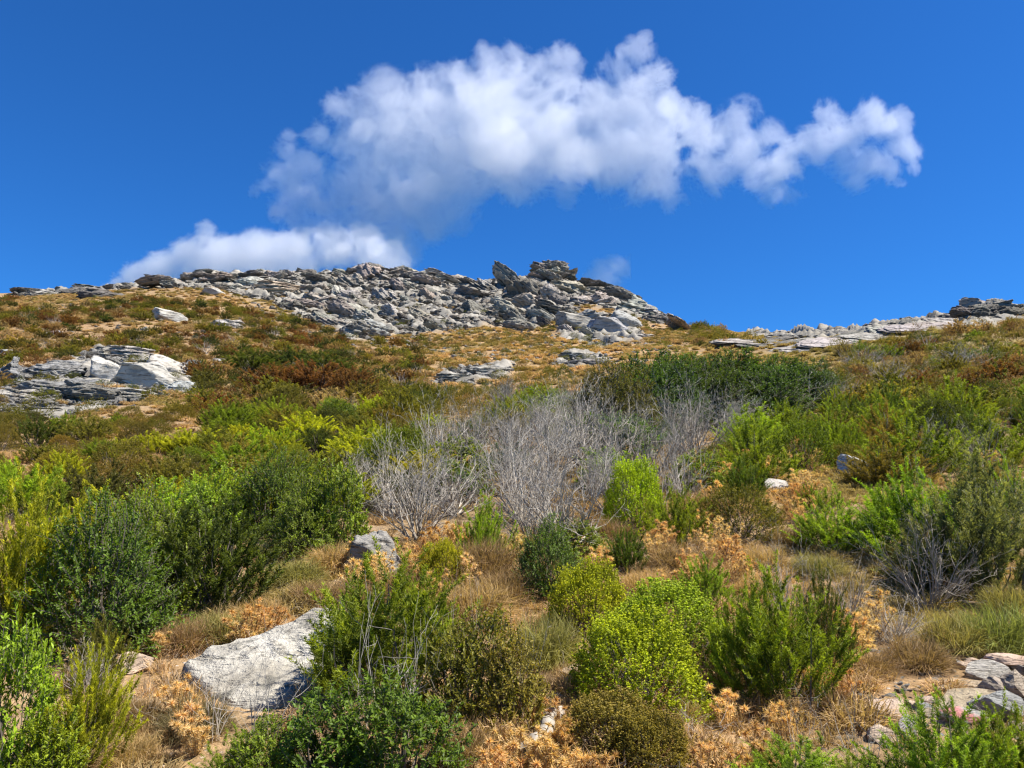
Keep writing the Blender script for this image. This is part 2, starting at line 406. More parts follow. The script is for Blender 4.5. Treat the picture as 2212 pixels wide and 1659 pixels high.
def stems_to(pts, rr, n, r0=.012, base=.05, steps=4):
    sel = pts[rr.integers(0, len(pts), n)]
    b = rr.normal(0, base, (n, 3)); b[:, 2] = -.03
    P0 = []; P1 = []; R0 = []; R1 = []
    prev = b; off = rr.normal(0, .03, (n, 3))
    for k in range(1, steps+1):
        f = k/steps; fl = f**.8
        q = b*(1-fl)+sel*fl; q[:, 2] = b[:, 2]+(sel[:, 2]-b[:, 2])*f**1.25
        q = q+off*math.sin(f*math.pi)+rr.normal(0, .008, (n, 3))
        P0.append(prev); P1.append(q); R0.append(np.full(n, r0*(1-.75*(k-1)/steps))); R1.append(np.full(n, r0*(1-.75*k/steps))); prev = q
    return segs_mesh(np.concatenate(P0), np.concatenate(P1), np.concatenate(R0), np.concatenate(R1))

def heath_geo(seed, nplume=210, nneed=85, plen=.30, prad=.034, width=.008, flat=.5, side=.045):
    rr = np.random.default_rng(seed)
    ph = rr.uniform(0, 2*math.pi, nplume); r = np.sqrt(rr.uniform(0, 1, nplume))
    lob = lump(ph, r*.5, seed, .5)
    rad = r*.47*lob
    top = (1-flat*r**2)*(1+.32*rr.uniform(-1, 1, nplume))*(.85+.25*(lob-1))
    layer = rr.uniform(0, 1, nplume)**.7*.62+.38
    tipz = np.clip(top*layer, .12, 1.15)
    L = plen*rr.uniform(.6, 1.25, nplume)
    ax = unit(np.stack([np.cos(ph)*r*.75+rr.normal(0, .16, nplume), np.sin(ph)*r*.75+rr.normal(0, .16, nplume), np.full(nplume, 1.1)], -1))
    tip = np.stack([np.cos(ph)*rad, np.sin(ph)*rad, tipz], -1); base = tip-ax*L[:, None]
    base[:, 2] = np.maximum(base[:, 2], .02)
    s = rr.uniform(0, 1, (nplume, nneed))
    bend = rr.normal(0, .06, (nplume, 3)); bend[:, 2] = 0
    # side sprigs: part of the needles sit on short branchlets
    C = base[:, None]+ax[:, None]*(L[:, None]*s)[..., None]+bend[:, None]*(s**2)[..., None]*L[:, None, None]*3
    sp = rr.integers(0, 5, (nplume, nneed)); spd = unit(rr.normal(size=(nplume, 5, 3))*np.array([1, 1, .5])+ax[:, None]*.9)
    so_ = spd[np.arange(nplume)[:, None], sp]*(rr.uniform(0, 1, (nplume, nneed))*side*(1-.6*s))[..., None]
    C = C+so_*(rr.random((nplume, nneed)) < .5)[..., None]
    d = unit(rr.normal(size=(nplume, nneed, 3)))
    d = d-ax[:, None]*(d*ax[:, None]).sum(-1, keepdims=True)*.999
    d = unit(unit(d)+ax[:, None]*rr.uniform(.5, 1.6, (nplume, nneed))[..., None])
    nl = prad*(1.05-.5*s)*rr.uniform(.7, 1.4, s.shape)
    V, T = blades(C.reshape(-1, 3), d.reshape(-1, 3), nl.ravel()*1.25, np.full(nl.size, width), rr)
    pt = rr.uniform(-.25, .25, nplume)
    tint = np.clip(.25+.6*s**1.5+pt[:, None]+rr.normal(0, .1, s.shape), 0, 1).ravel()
    SV, ST = stems_to(base, rr, 46, .010)
    return (V, T, tint), (SV, ST)

def lentisk_geo(seed, ntwig=560, nl=13, L=.042, W=.019, upright=.5, amp=.45):
    rr = np.random.default_rng(seed)
    ph = rr.uniform(0, 2*math.pi, ntwig); el = np.arcsin(rr.uniform(-.02, 1, ntwig)); lob = lump(ph, el, seed, amp)
    d = np.stack([np.cos(ph)*np.cos(el), np.sin(ph)*np.cos(el), np.sin(el)], -1)
    fr = rr.uniform(.5, 1.02, ntwig)**.6
    P = d*(lob*fr)[:, None]*np.array([.47, .47, .88]); P[:, 2] = np.maximum(P[:, 2], .03)
    ax = unit(d*.6+np.array([0, 0, upright])+rr.normal(0, .35, (ntwig, 3)))
    tl = rr.uniform(.08, .16, ntwig)
    s = np.linspace(.05, 1, nl)[None]*np.ones((ntwig, 1))
    C = P[:, None]+ax[:, None]*(tl[:, None]*s)[..., None]
    perp = unit(np.cross(ax, rr.normal(size=(ntwig, 3))))
    sg = np.where(np.arange(nl) % 2 == 0, 1, -1)[None, :, None]
    dd = unit(perp[:, None]*sg*.9+ax[:, None]*.6+rr.normal(0, .35, (ntwig, nl, 3)))
    nn = unit(rr.normal(0, .5, (ntwig, nl, 3))+d[:, None]*.5+np.array([0, 0, .9]))
    n = ntwig*nl
    V, T = leaves(C.reshape(-1, 3), dd.reshape(-1, 3), nn.reshape(-1, 3), L*rr.uniform(.7, 1.25, n), W*rr.uniform(.8, 1.2, n))
    pt = rr.uniform(-.22, .22, ntwig)
    tint = np.clip(.35+.35*s+pt[:, None]+rr.normal(0, .12, s.shape), 0, 1).ravel()
    tint = np.repeat(tint, 2)
    tw = segs_mesh(P, P+ax*tl[:, None], np.full(ntwig, .003), np.full(ntwig, .0015))
    SV, ST = join(stems_to(P, rr, 26, .012), tw)
    return (V, T, tint), (SV, ST)

def dome_geo(seed, nsh=2300, nn=13, slen=.13, width=.011, tips=True, H_=.85, amp=.3):
    rr = np.random.default_rng(seed)
    ph = rr.uniform(0, 2*math.pi, nsh); el = np.arcsin(rr.uniform(-.05, 1, nsh)); lob = lump(ph, el, seed, amp)
    d = np.stack([np.cos(ph)*np.cos(el), np.sin(ph)*np.cos(el), np.sin(el)], -1)
    tip = d*lob[:, None]*np.array([.48, .48, H_])*rr.uniform(.86, 1.03, nsh)[:, None]
    ax = unit(d*.75+np.array([0, 0, .65])+rr.normal(0, .13, (nsh, 3)))
    L = slen*rr.uniform(.6, 1.2, nsh); base = tip-ax*L[:, None]
    s = rr.uniform(0, 1, (nsh, nn))
    C = base[:, None]+ax[:, None]*(L[:, None]*s)[..., None]
    q = unit(rr.normal(size=(nsh, nn, 3))+ax[:, None]*.9)
    V, T = blades(C.reshape(-1, 3), q.reshape(-1, 3), .026*rr.uniform(.6, 1.3, nsh*nn), np.full(nsh*nn, width), rr)
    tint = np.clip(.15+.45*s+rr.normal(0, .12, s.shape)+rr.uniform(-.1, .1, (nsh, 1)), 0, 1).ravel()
    parts = [(V, T)]
    if tips:
        o = np.array([[1, 0, 0], [-1, 0, 0], [0, 1, 0], [0, -1, 0], [0, 0, 1], [0, 0, -1]], float)
        f = np.array([[0, 2, 4], [2, 1, 4], [1, 3, 4], [3, 0, 4], [2, 0, 5], [1, 2, 5], [3, 1, 5], [0, 3, 5]])
        rt = .0085*rr.uniform(.7, 1.25, nsh)
        TV = (tip[:, None]+o[None]*rt[:, None, None]).reshape(-1, 3); TT = (np.arange(nsh)[:, None, None]*6+f[None]).reshape(-1, 3)
        parts.append((TV, TT)); tint = np.concatenate([tint, np.repeat(np.clip(.85+rr.normal(0, .15, nsh), 0, 1), 8)])
    V, T = join(*parts)
    SV, ST = stems_to(base, rr, 90, .006, .12)
    return (V, T, tint), (SV, ST)

def grass_geo(seed, n=1500, H_=.8, width=.006, spread=.5, droop=.35, rad=.2):
    """cushion of fine curved blades, three triangles each"""
    rr = np.random.default_rng(seed)
    ph = rr.uniform(0, 2*math.pi, n); el = np.arcsin(rr.uniform(.05, 1, n))
    d = np.stack([np.cos(ph)*np.cos(el), np.sin(ph)*np.cos(el), np.sin(el)], -1)
    lob = lump(ph, el, seed, .4)*rr.uniform(.75, 1.08, n)
    B = np.stack([np.cos(ph), np.sin(ph), np.zeros(n)], -1)*(rad*np.sqrt(rr.uniform(0, 1, n)))[:, None]
    B[:, 2] = -.02
    tipp = d*lob[:, None]*np.array([spread, spread, H_])
    mid = B+(tipp-B)*.55+np.array([0, 0, .12])+rr.normal(0, .04, (n, 3))
    tipp = tipp+rr.normal(0, .06, (n, 3)); tipp[:, 2] -= droop*.12*np.cos(el)
    side = unit(np.cross(tipp-B, rr.normal(size=(n, 3))))*width*.5
    V = np.stack([B-side, B+side, mid-side*.8, mid+side*.8, tipp], 1).reshape(-1, 3)
    T = (np.arange(n)[:, None, None]*5+np.array([[0, 1, 3], [0, 3, 2], [2, 3, 4]])[None]).reshape(-1, 3)
    tint = np.clip(np.repeat(rr.uniform(.1, .95, n), 3)+np.tile([-.15, -.1, .15], n), 0, 1)
    return V, T, tint

def _norm(res):
    (V, T, ti), (SV, ST) = res
    w = max(np.percentile(np.abs(V[:, :2]), 98), 1e-3)*2; h = np.percentile(V[:, 2], 98.5); k = np.array([1/w, 1/w, 1/h])
    return (V*k, T, ti), (SV*k, ST)

def branch_geo(seed, n0=26, levels=3, spread=1.0, prob=.85, r0=.013, L0=1.05, upc=.35, kink=.13, steps=(7, 5, 4, 3)):
    """fan of bare forking branches; returns (stem segments), (twig segments)"""
    rr = np.random.default_rng(seed)
    ph = rr.uniform(0, 2*math.pi, n0); el = np.radians(rr.uniform(28, 86, n0))
    D = np.stack([np.cos(ph)*np.cos(el)*spread, np.sin(ph)*np.cos(el)*spread, np.sin(el)], -1); D = unit(D)
    P = rr.normal(0, .035, (n0, 3)); P[:, 2] = -.03
    L = L0*rr.uniform(.6, 1.05, n0)*np.where(D[:, 2] < .6, .72, 1); R = np.full(n0, r0)*rr.uniform(.7, 1.2, n0)
    res = [[], []]
    for lv in range(levels+1):
        st = steps[lv]; nP = []; nD = []; nL = []; nR = []
        p = P; d = D
        for k in range(st):
            q = p+d*(L/st)[:, None]; ra = R*(1-.75*k/st); rb = R*(1-.75*(k+1)/st)
            res[0 if lv == 0 else 1].append((p, q, np.maximum(ra, .0016), np.maximum(rb, .0012)))
            if lv < levels and k >= 1:
                m = rr.random(len(p)) < prob
                if m.any():
                    c = m.sum(); dn = unit(d[m]+rr.normal(0, .5, (c, 3))+np.array([0, 0, .12]))
                    nP.append(q[m]); nD.append(dn); nL.append(L[m]*(.5-.05*lv)*rr.uniform(.5, 1.1, c)); nR.append(rb[m]*.75)
            d = unit(d+rr.normal(0, kink, d.shape)+np.array([0, 0, upc/st*.35])); p = q
        if not nP: break
        P = np.concatenate(nP); D = np.concatenate(nD); L = np.concatenate(nL); R = np.concatenate(nR)
    out = []
    for g in res:
        if g: out.append(segs_mesh(*[np.concatenate([x[i] for x in g]) for i in range(4)]))
    A = out[1][0]; w = np.percentile(np.abs(A[:, :2]), 96)*2; h = np.percentile(A[:, 2], 97); k = np.array([1/w, 1/w, 1/h])
    return [(V*k, T) for V, T in out]

def thistle_geo(seed):
    """dry thistle: returns stem mesh and a spiny head mesh (unit head radius 1)"""
    rr = np.random.default_rng(seed)
    n = 46
    d = unit(rr.normal(size=(n, 3))+np.array([0, 0, .35])); L = rr.uniform(.6, 1.15, n)
    V, T = blades(d*.12, d, L, np.full(n, .16), rr)
    n2 = 30; d2 = unit(rr.normal(size=(n2, 3))*np.array([1, 1, .25])); V2, T2 = blades(d2*.1, d2+rr.normal(0, .15, (n2, 3)), rr.uniform(.7, 1.45, n2), np.full(n2, .2), rr)
    n3 = 60; d3 = unit(rr.normal(size=(n3, 3))*np.array([.5, .5, .3])+np.array([0, 0, 1])); V3, T3 = blades(d3*.05, d3, rr.uniform(.3, .5, n3), np.full(n3, .05), rr)
    V, T = join((V, T), (V2, T2), (V3, T3))
    tint = np.clip(np.concatenate([rr.uniform(.3, 1, n), rr.uniform(.2, .9, n2), rr.uniform(.0, .3, n3)]), 0, 1)
    return V, T, tint

def thistle_plant(seed, nh=7):
    rr = np.random.default_rng(seed)
    tips = np.stack([rr.normal(0, .24, nh), rr.normal(0, .24, nh), rr.uniform(.5, .95, nh)], -1)
    b = rr.normal(0, .07, (nh, 3)); b[:, 2] = -.02
    mid = (tips+b)/2+rr.normal(0, .05, (nh, 3))
    S = segs_mesh(np.concatenate([b, mid]), np.concatenate([mid, tips]), np.full(2*nh, .012), np.full(2*nh, .009))
    # spiny dry leaves all along the stems
    m = 30; s = rr.uniform(.15, .97, (nh, m))
    C = np.where(s[..., None] < .5, b[:, None]+(mid-b)[:, None]*(s*2)[..., None], mid[:, None]+(tips-mid)[:, None]*(s*2-1)[..., None])
    d = unit(rr.normal(size=(nh, m, 3))+np.array([0, 0, .25]))
    V1, T1 = blades(C.reshape(-1, 3), d.reshape(-1, 3), rr.uniform(.06, .15, nh*m), np.full(nh*m, .022), rr)
    C2 = (C+d*.06).reshape(-1, 3); V2, T2 = blades(C2, unit(rr.normal(size=(nh*m, 3))), rr.uniform(.04, .1, nh*m), np.full(nh*m, .014), rr)
    V, T = join(S, (V1, T1), (V2, T2))
    tint = np.concatenate([np.full(len(S[1]), .15), rr.uniform(.1, .9, nh*m), rr.uniform(.2, 1, nh*m)])
    return V, T, tint, tips

# ---------------------------------------------------------------- rock geometry
def ico(sub):
    import bmesh
    bm = bmesh.new(); bmesh.ops.create_icosphere(bm, subdivisions=sub, radius=1)
    V = np.array([v.co[:] for v in bm.verts]); T = np.array([[v.index for v in f.verts] for f in bm.faces]); bm.free()
    return V, T
_ico = {k: ico(k) for k in (3, 4, 5)}
def rock_geo(seed, sub=4, planes=11, shape=(1, .8, .62), strata=.06, rough=.05, dmin=.45, dmax=.85, layers=7, tilt=(.35, .1, 1.0), jag=0):
    rr = np.random.default_rng(seed); V, T = _ico[sub]; V = V*1.0
    n = unit(rr.normal(size=(planes, 3))); dd = rr.uniform(dmin, dmax, planes)
    for k in range(planes):
        s = V@n[k]-dd[k]; V = V-n[k]*np.maximum(s, 0)[:, None]*.94
    a = unit(np.array(tilt)+rr.normal(0, .12, 3)); h = V@a*layers+1.2*fbm(V*1.3, seed, 2)
    cell = np.floor(h); fr = h-cell
    st = _h(cell.astype(int), cell.astype(int)*0, cell.astype(int)*0, seed)-.5
    prof = st-.8*np.clip(1-np.minimum(fr, 1-fr)/.16, 0, 1)*.6
    rad = unit(V-a*(V@a)[:, None]*.8)
    V = V+rad*(strata*2*prof)[:, None]
    V = V*(1+rough*2*fbm(V*2.2+seed, seed+3, 4, .6))[:, None]
    V = V*(1-rough*1.3*np.abs(fbm(V*5+seed, seed+5, 3, .6)))[:, None]
    if jag: V = V+unit(V)*(jag*(np.abs(fbm(V*4.3+seed*3, seed+8, 3, .6))-.25))[:, None]-unit(V)*(jag*.9*np.clip(fbm(V*2.1+seed, seed+9, 2), 0, 1))[:, None]
    V = V*np.array(shape)
    return V, T

# ---------------------------------------------------------------- templates
def fol(name, g, mat): return mesh_from(name, g[0], g[1], g[2], [mat])
def wood(name, g, mat): return mesh_from(name, g[0], g[1], None, [mat])
TPL = {}
def add_tpl(sp, geos, mat, wmat=M_bark):
    geos = [_norm(g) for g in geos]
    TPL[sp] = [(fol(sp+'_foliage', g[0], mat), wood(sp+'_stems', g[1], wmat)) for g in geos]
add_tpl('heath', [heath_geo(s, 185, 150, plen=.27, prad=.030, width=.0065) for s in (1, 2, 3)], M_heath)
add_tpl('heathlow', [heath_geo(s, 210, 100, plen=.24, prad=.036, width=.009, flat=.35) for s in (4, 5)], M_heath)
add_tpl('mastic', [lentisk_geo(s, 620, 13, .045, .021, amp=.6) for s in (11, 12, 13)], M_leaf)
add_tpl('masticbig', [lentisk_geo(s, 1500, 13, .029, .015, amp=.6) for s in (14, 15)], M_leaf)
add_tpl('dome', [dome_geo(s) for s in (21, 22)], M_cush)
add_tpl('domeplain', [dome_geo(s, 1500, 14, .10, .009, False, .75) for s in (23, 24)], M_cush)
# coarser versions for plants a long way off
add_tpl('heath_far', [heath_geo(s, 120, 44, plen=.26, prad=.05, width=.02, flat=.4) for s in (6, 7, 8)], M_heath)
add_tpl('mastic_far', [lentisk_geo(s, 190, 8, .09, .045) for s in (16, 17)], M_leaf)
add_tpl('dome_far', [dome_geo(s, 380, 8, .12, .026, False, .8, amp=.6) for s in (25, 26, 27)], M_cush)
GRASS = [mesh_from('tussock_blades', *grass_geo(s, 1700, .85), [M_grass]) for s in (31, 32)]
GRASS_LO = [mesh_from('tussock_blades', *grass_geo(s, 420, .75, .016), [M_grass]) for s in (33, 34)]
GRASS_FAR = [mesh_from('tussock_blades', *grass_geo(s, 260, .62, .035, .5), [M_grass]) for s in (35, 36)]
TUFT = [mesh_from('tuft_blades', *grass_geo(s, 120, .9, .022, .5, .5), [M_grass]) for s in (37, 38, 39)]
def dead_tpl(seed, mat, **kw):
    g = branch_geo(seed, **kw)
    return (mesh_from('dead_stems', g[0][0], g[0][1], None, [mat]), mesh_from('dead_twigs', g[1][0], g[1][1], None, [mat]))
TPL['dead'] = [dead_tpl(s, M_dead) for s in (41, 42, 43)]
TPL['deadgrey'] = [dead_tpl(s, M_greydead, levels=3, n0=22) for s in (48, 49)]
TPL['dead_far'] = [dead_tpl(s, M_greydead if s == 45 else M_dead, n0=16, levels=2, r0=.02, steps=(5, 4, 3)) for s in (44, 45)]
TPL['deadfan'] = [dead_tpl(47, M_dead, n0=44, levels=2, upc=.7, kink=.09, prob=.6, r0=.012)]
TPL['sprig'] = [dead_tpl(s, M_dead, n0=7, levels=2, prob=.45, r0=.008, kink=.12, spread=.55, steps=(8, 4, 3)) for s in (51, 52, 53)]
TPL['darksprig'] = [dead_tpl(s, M_darkstem, n0=4, levels=2, prob=.45, r0=.010, kink=.16, spread=.6, steps=(8, 4, 3)) for s in (54, 55)]
_th = thistle_geo(61); TH_HEAD = [mesh_from('thistle_head', *thistle_geo(s), [M_thistle]) for s in (61, 62)]
TH_PLANT = []
for s, nh in ((63, 10), (64, 13), (65, 15)):
    V, T, ti, tips = thistle_plant(s, nh); TH_PLANT.append((mesh_from('thistle_stem', V, T, ti, [M_thistle]), tips))
def thistle_whole(seed, nh, coarse=1.0):
    V, T, ti, tips = thistle_plant(seed, nh); hv, ht, hti = thistle_geo(seed)
    parts = [(V, T)]; tt = [ti]
    for p in tips: parts.append((hv*.12*coarse+p, ht)); tt.append(hti)
    V, T = join(*parts); return mesh_from('thistle', V, T, np.concatenate(tt), [M_thistle])
TH_FAR = [thistle_whole(s, 8, 1.2) for s in (66, 67)]
ROCK = {'block': [mesh_from('stone', *rock_geo(s, 4, 12, (1, .8, .6), .02, .035, .38, .8), None, [M_stone], False) for s in (71, 72, 73, 74, 75, 76)],
        'flat': [mesh_from('stone', *rock_geo(s, 4, 10, (1, .75, .28), .02, .05), None, [M_stone], False) for s in (77, 78, 79)],
        'boulder': [mesh_from('boulder', *rock_geo(s, 5, 14, (1, .85, .8), .035, .07, tilt=(.5, .2, .8)), None, [M_stone], True) for s in (81, 82, 83)],
        'crag': [mesh_from('crag', *rock_geo(s, 5, 12, (1, .85, .72), .11, .10, .4, .85, 7, tilt=(.1, .1, 1.0), jag=.22), None, [M_crag], True) for s in range(91, 101)],
        'ledge': [mesh_from('ledge', *rock_geo(s, 5, 9, (1, .8, .36), .12, .08, .5, .9, 6, tilt=(.1, .1, 1.0), jag=.14), None, [M_crag], True) for s in range(101, 107)],
        'rubble': [mesh_from('rubble', *rock_geo(s, 3, 12, (1, .8, .55), .05, .08), None, [M_crag], True) for s in range(111, 116)]}

rng = np.random.default_rng(77)
def m_px(px, y): return px*K/F*y
OCC = []                                          # (x, y, radius) already taken
GREYS = {'pale': (.50, .475, .42), 'white': (.62, .61, .58), 'grey': (.36, .35, .33), 'peach': (.56, .40, .29), 'tan': (.50, .40, .27), 'brown': (.34, .25, .19), 'dark': (.33, .31, .27)}
LEAN = 0
def colored(o, c): o.color = (*c, 1)
def jit(c, k=.12, r=rng):
    f = 1+r.uniform(-k, k); return tuple(float(np.clip(v*f*(1+r.uniform(-k*.5, k*.5)), 0, 1)) for v in c)
NAMES = {'heath': ('heath_shrub', 'shrub'), 'heathlow': ('heath_shrub', 'shrub'), 'mastic': ('mastic_shrub', 'shrub'), 'masticbig': ('mastic_shrub', 'shrub'), 'dome': ('cushion_shrub', 'shrub'), 'domeplain': ('cushion_shrub', 'shrub'),
         'heath_far': ('heath_shrub', 'shrub'), 'mastic_far': ('mastic_shrub', 'shrub'), 'dome_far': ('cushion_shrub', 'shrub'),
         'dead': ('dead_shrub', 'dead shrub'), 'dead_far': ('dead_shrub', 'dead shrub'), 'deadgrey': ('dead_shrub', 'dead shrub'), 'deadfan': ('dead_shrub', 'dead shrub'), 'sprig': ('bare_sprig', 'bare shrub'), 'darksprig': ('bare_sprig', 'bare shrub')}
def plant(sp, p, w, h, col, label, group=None, var=None, rot=None, tilt=(0, 0), r=rng):
    nm, cat = NAMES[sp]; tp = TPL[sp]
    v = int(r.integers(len(tp))) if var is None else var % len(tp)
    e = link(nm, None, label=label, category=cat)
    if group: e['group'] = group
    e.location = (p[0], p[1], p[2]-.02*h); e.rotation_euler = (tilt[0], tilt[1], r.uniform(0, 6.28) if rot is None else rot); e.scale = (w, w, h)
    e.empty_display_size = .2
    a = link('twigs' if cat in ('dead shrub', 'bare shrub') else 'foliage', tp[v][1 if cat in ('dead shrub', 'bare shrub') else 0], e)
    b = link('stems', tp[v][0 if cat in ('dead shrub', 'bare shrub') else 1], e)
    colored(a, col); colored(b, col)
    return e
def plant_single(sp, p, w, h, col, label, group=None, r=rng):
    nm, cat = NAMES[sp]; tp = TPL[sp]; v = int(r.integers(len(tp)))
    dead = cat in ('dead shrub', 'bare shrub')
    e = link(nm, tp[v][1 if dead else 0], label=label, category=cat)
    if group: e['group'] = group
    e.location = (p[0], p[1], p[2]-.04*h); e.rotation_euler = (0, 0, r.uniform(0, 6.28)); e.scale = (w, w, h); colored(e, col)
    if dead: s = link('stems', tp[v][0], e)
    return e
def tussock(p, w, h, col, label, group=None, r=rng, meshes=None):
    g = (meshes or GRASS)[int(r.integers(2))]
    e = link('grass_tussock', g, label=label, category='grass tussock')
    if group: e['group'] = group
    e.location = tuple(p); e.rotation_euler = (0, 0, r.uniform(0, 6.28)); e.scale = (w, w, h); colored(e, col); return e
def thistle(p, w, h, col, label, group='dry orange thistles on the slope', r=rng, head=.052):
    v = int(r.integers(len(TH_PLANT))); me, tips = TH_PLANT[v]
    e = link('dry_thistle', None, label=label, category='thistle', group=group)
    e.location = tuple(p); e.rotation_euler = (0, 0, r.uniform(0, 6.28)); e.empty_display_size = .1
    s = link('stems', me, e); s.scale = (w, w, h); colored(s, col)
    for t in tips:
        hd = link('flower_head', TH_HEAD[int(r.integers(2))], e); k = head*r.uniform(.8, 1.25)*max(w, .25)/.55*.9
        hd.location = (t[0]*w, t[1]*w, t[2]*h); hd.scale = (k, k, k); hd.rotation_euler = (r.normal(0, .4), r.normal(0, .4), r.uniform(0, 6)); colored(hd, col)
    return e
def rock(kind, p, sx, sy, sz, col, label, nm='boulder', cat='rock', group=None, var=None, rot=None, tilt=(0, 0), r=rng, mat=None):
    ms = ROCK[kind]; v = int(r.integers(len(ms))) if var is None else var % len(ms)
    me = ms[v]
    if mat: me = me.copy(); me.materials.clear(); me.materials.append(mat)
    e = link(nm, me, label=label, category=cat)
    if group: e['group'] = group
    e.location = tuple(p); e.rotation_euler = (tilt[0], tilt[1], r.uniform(-.5, .5) if rot is None else rot); e.scale = (sx, sy, sz); colored(e, col); return e

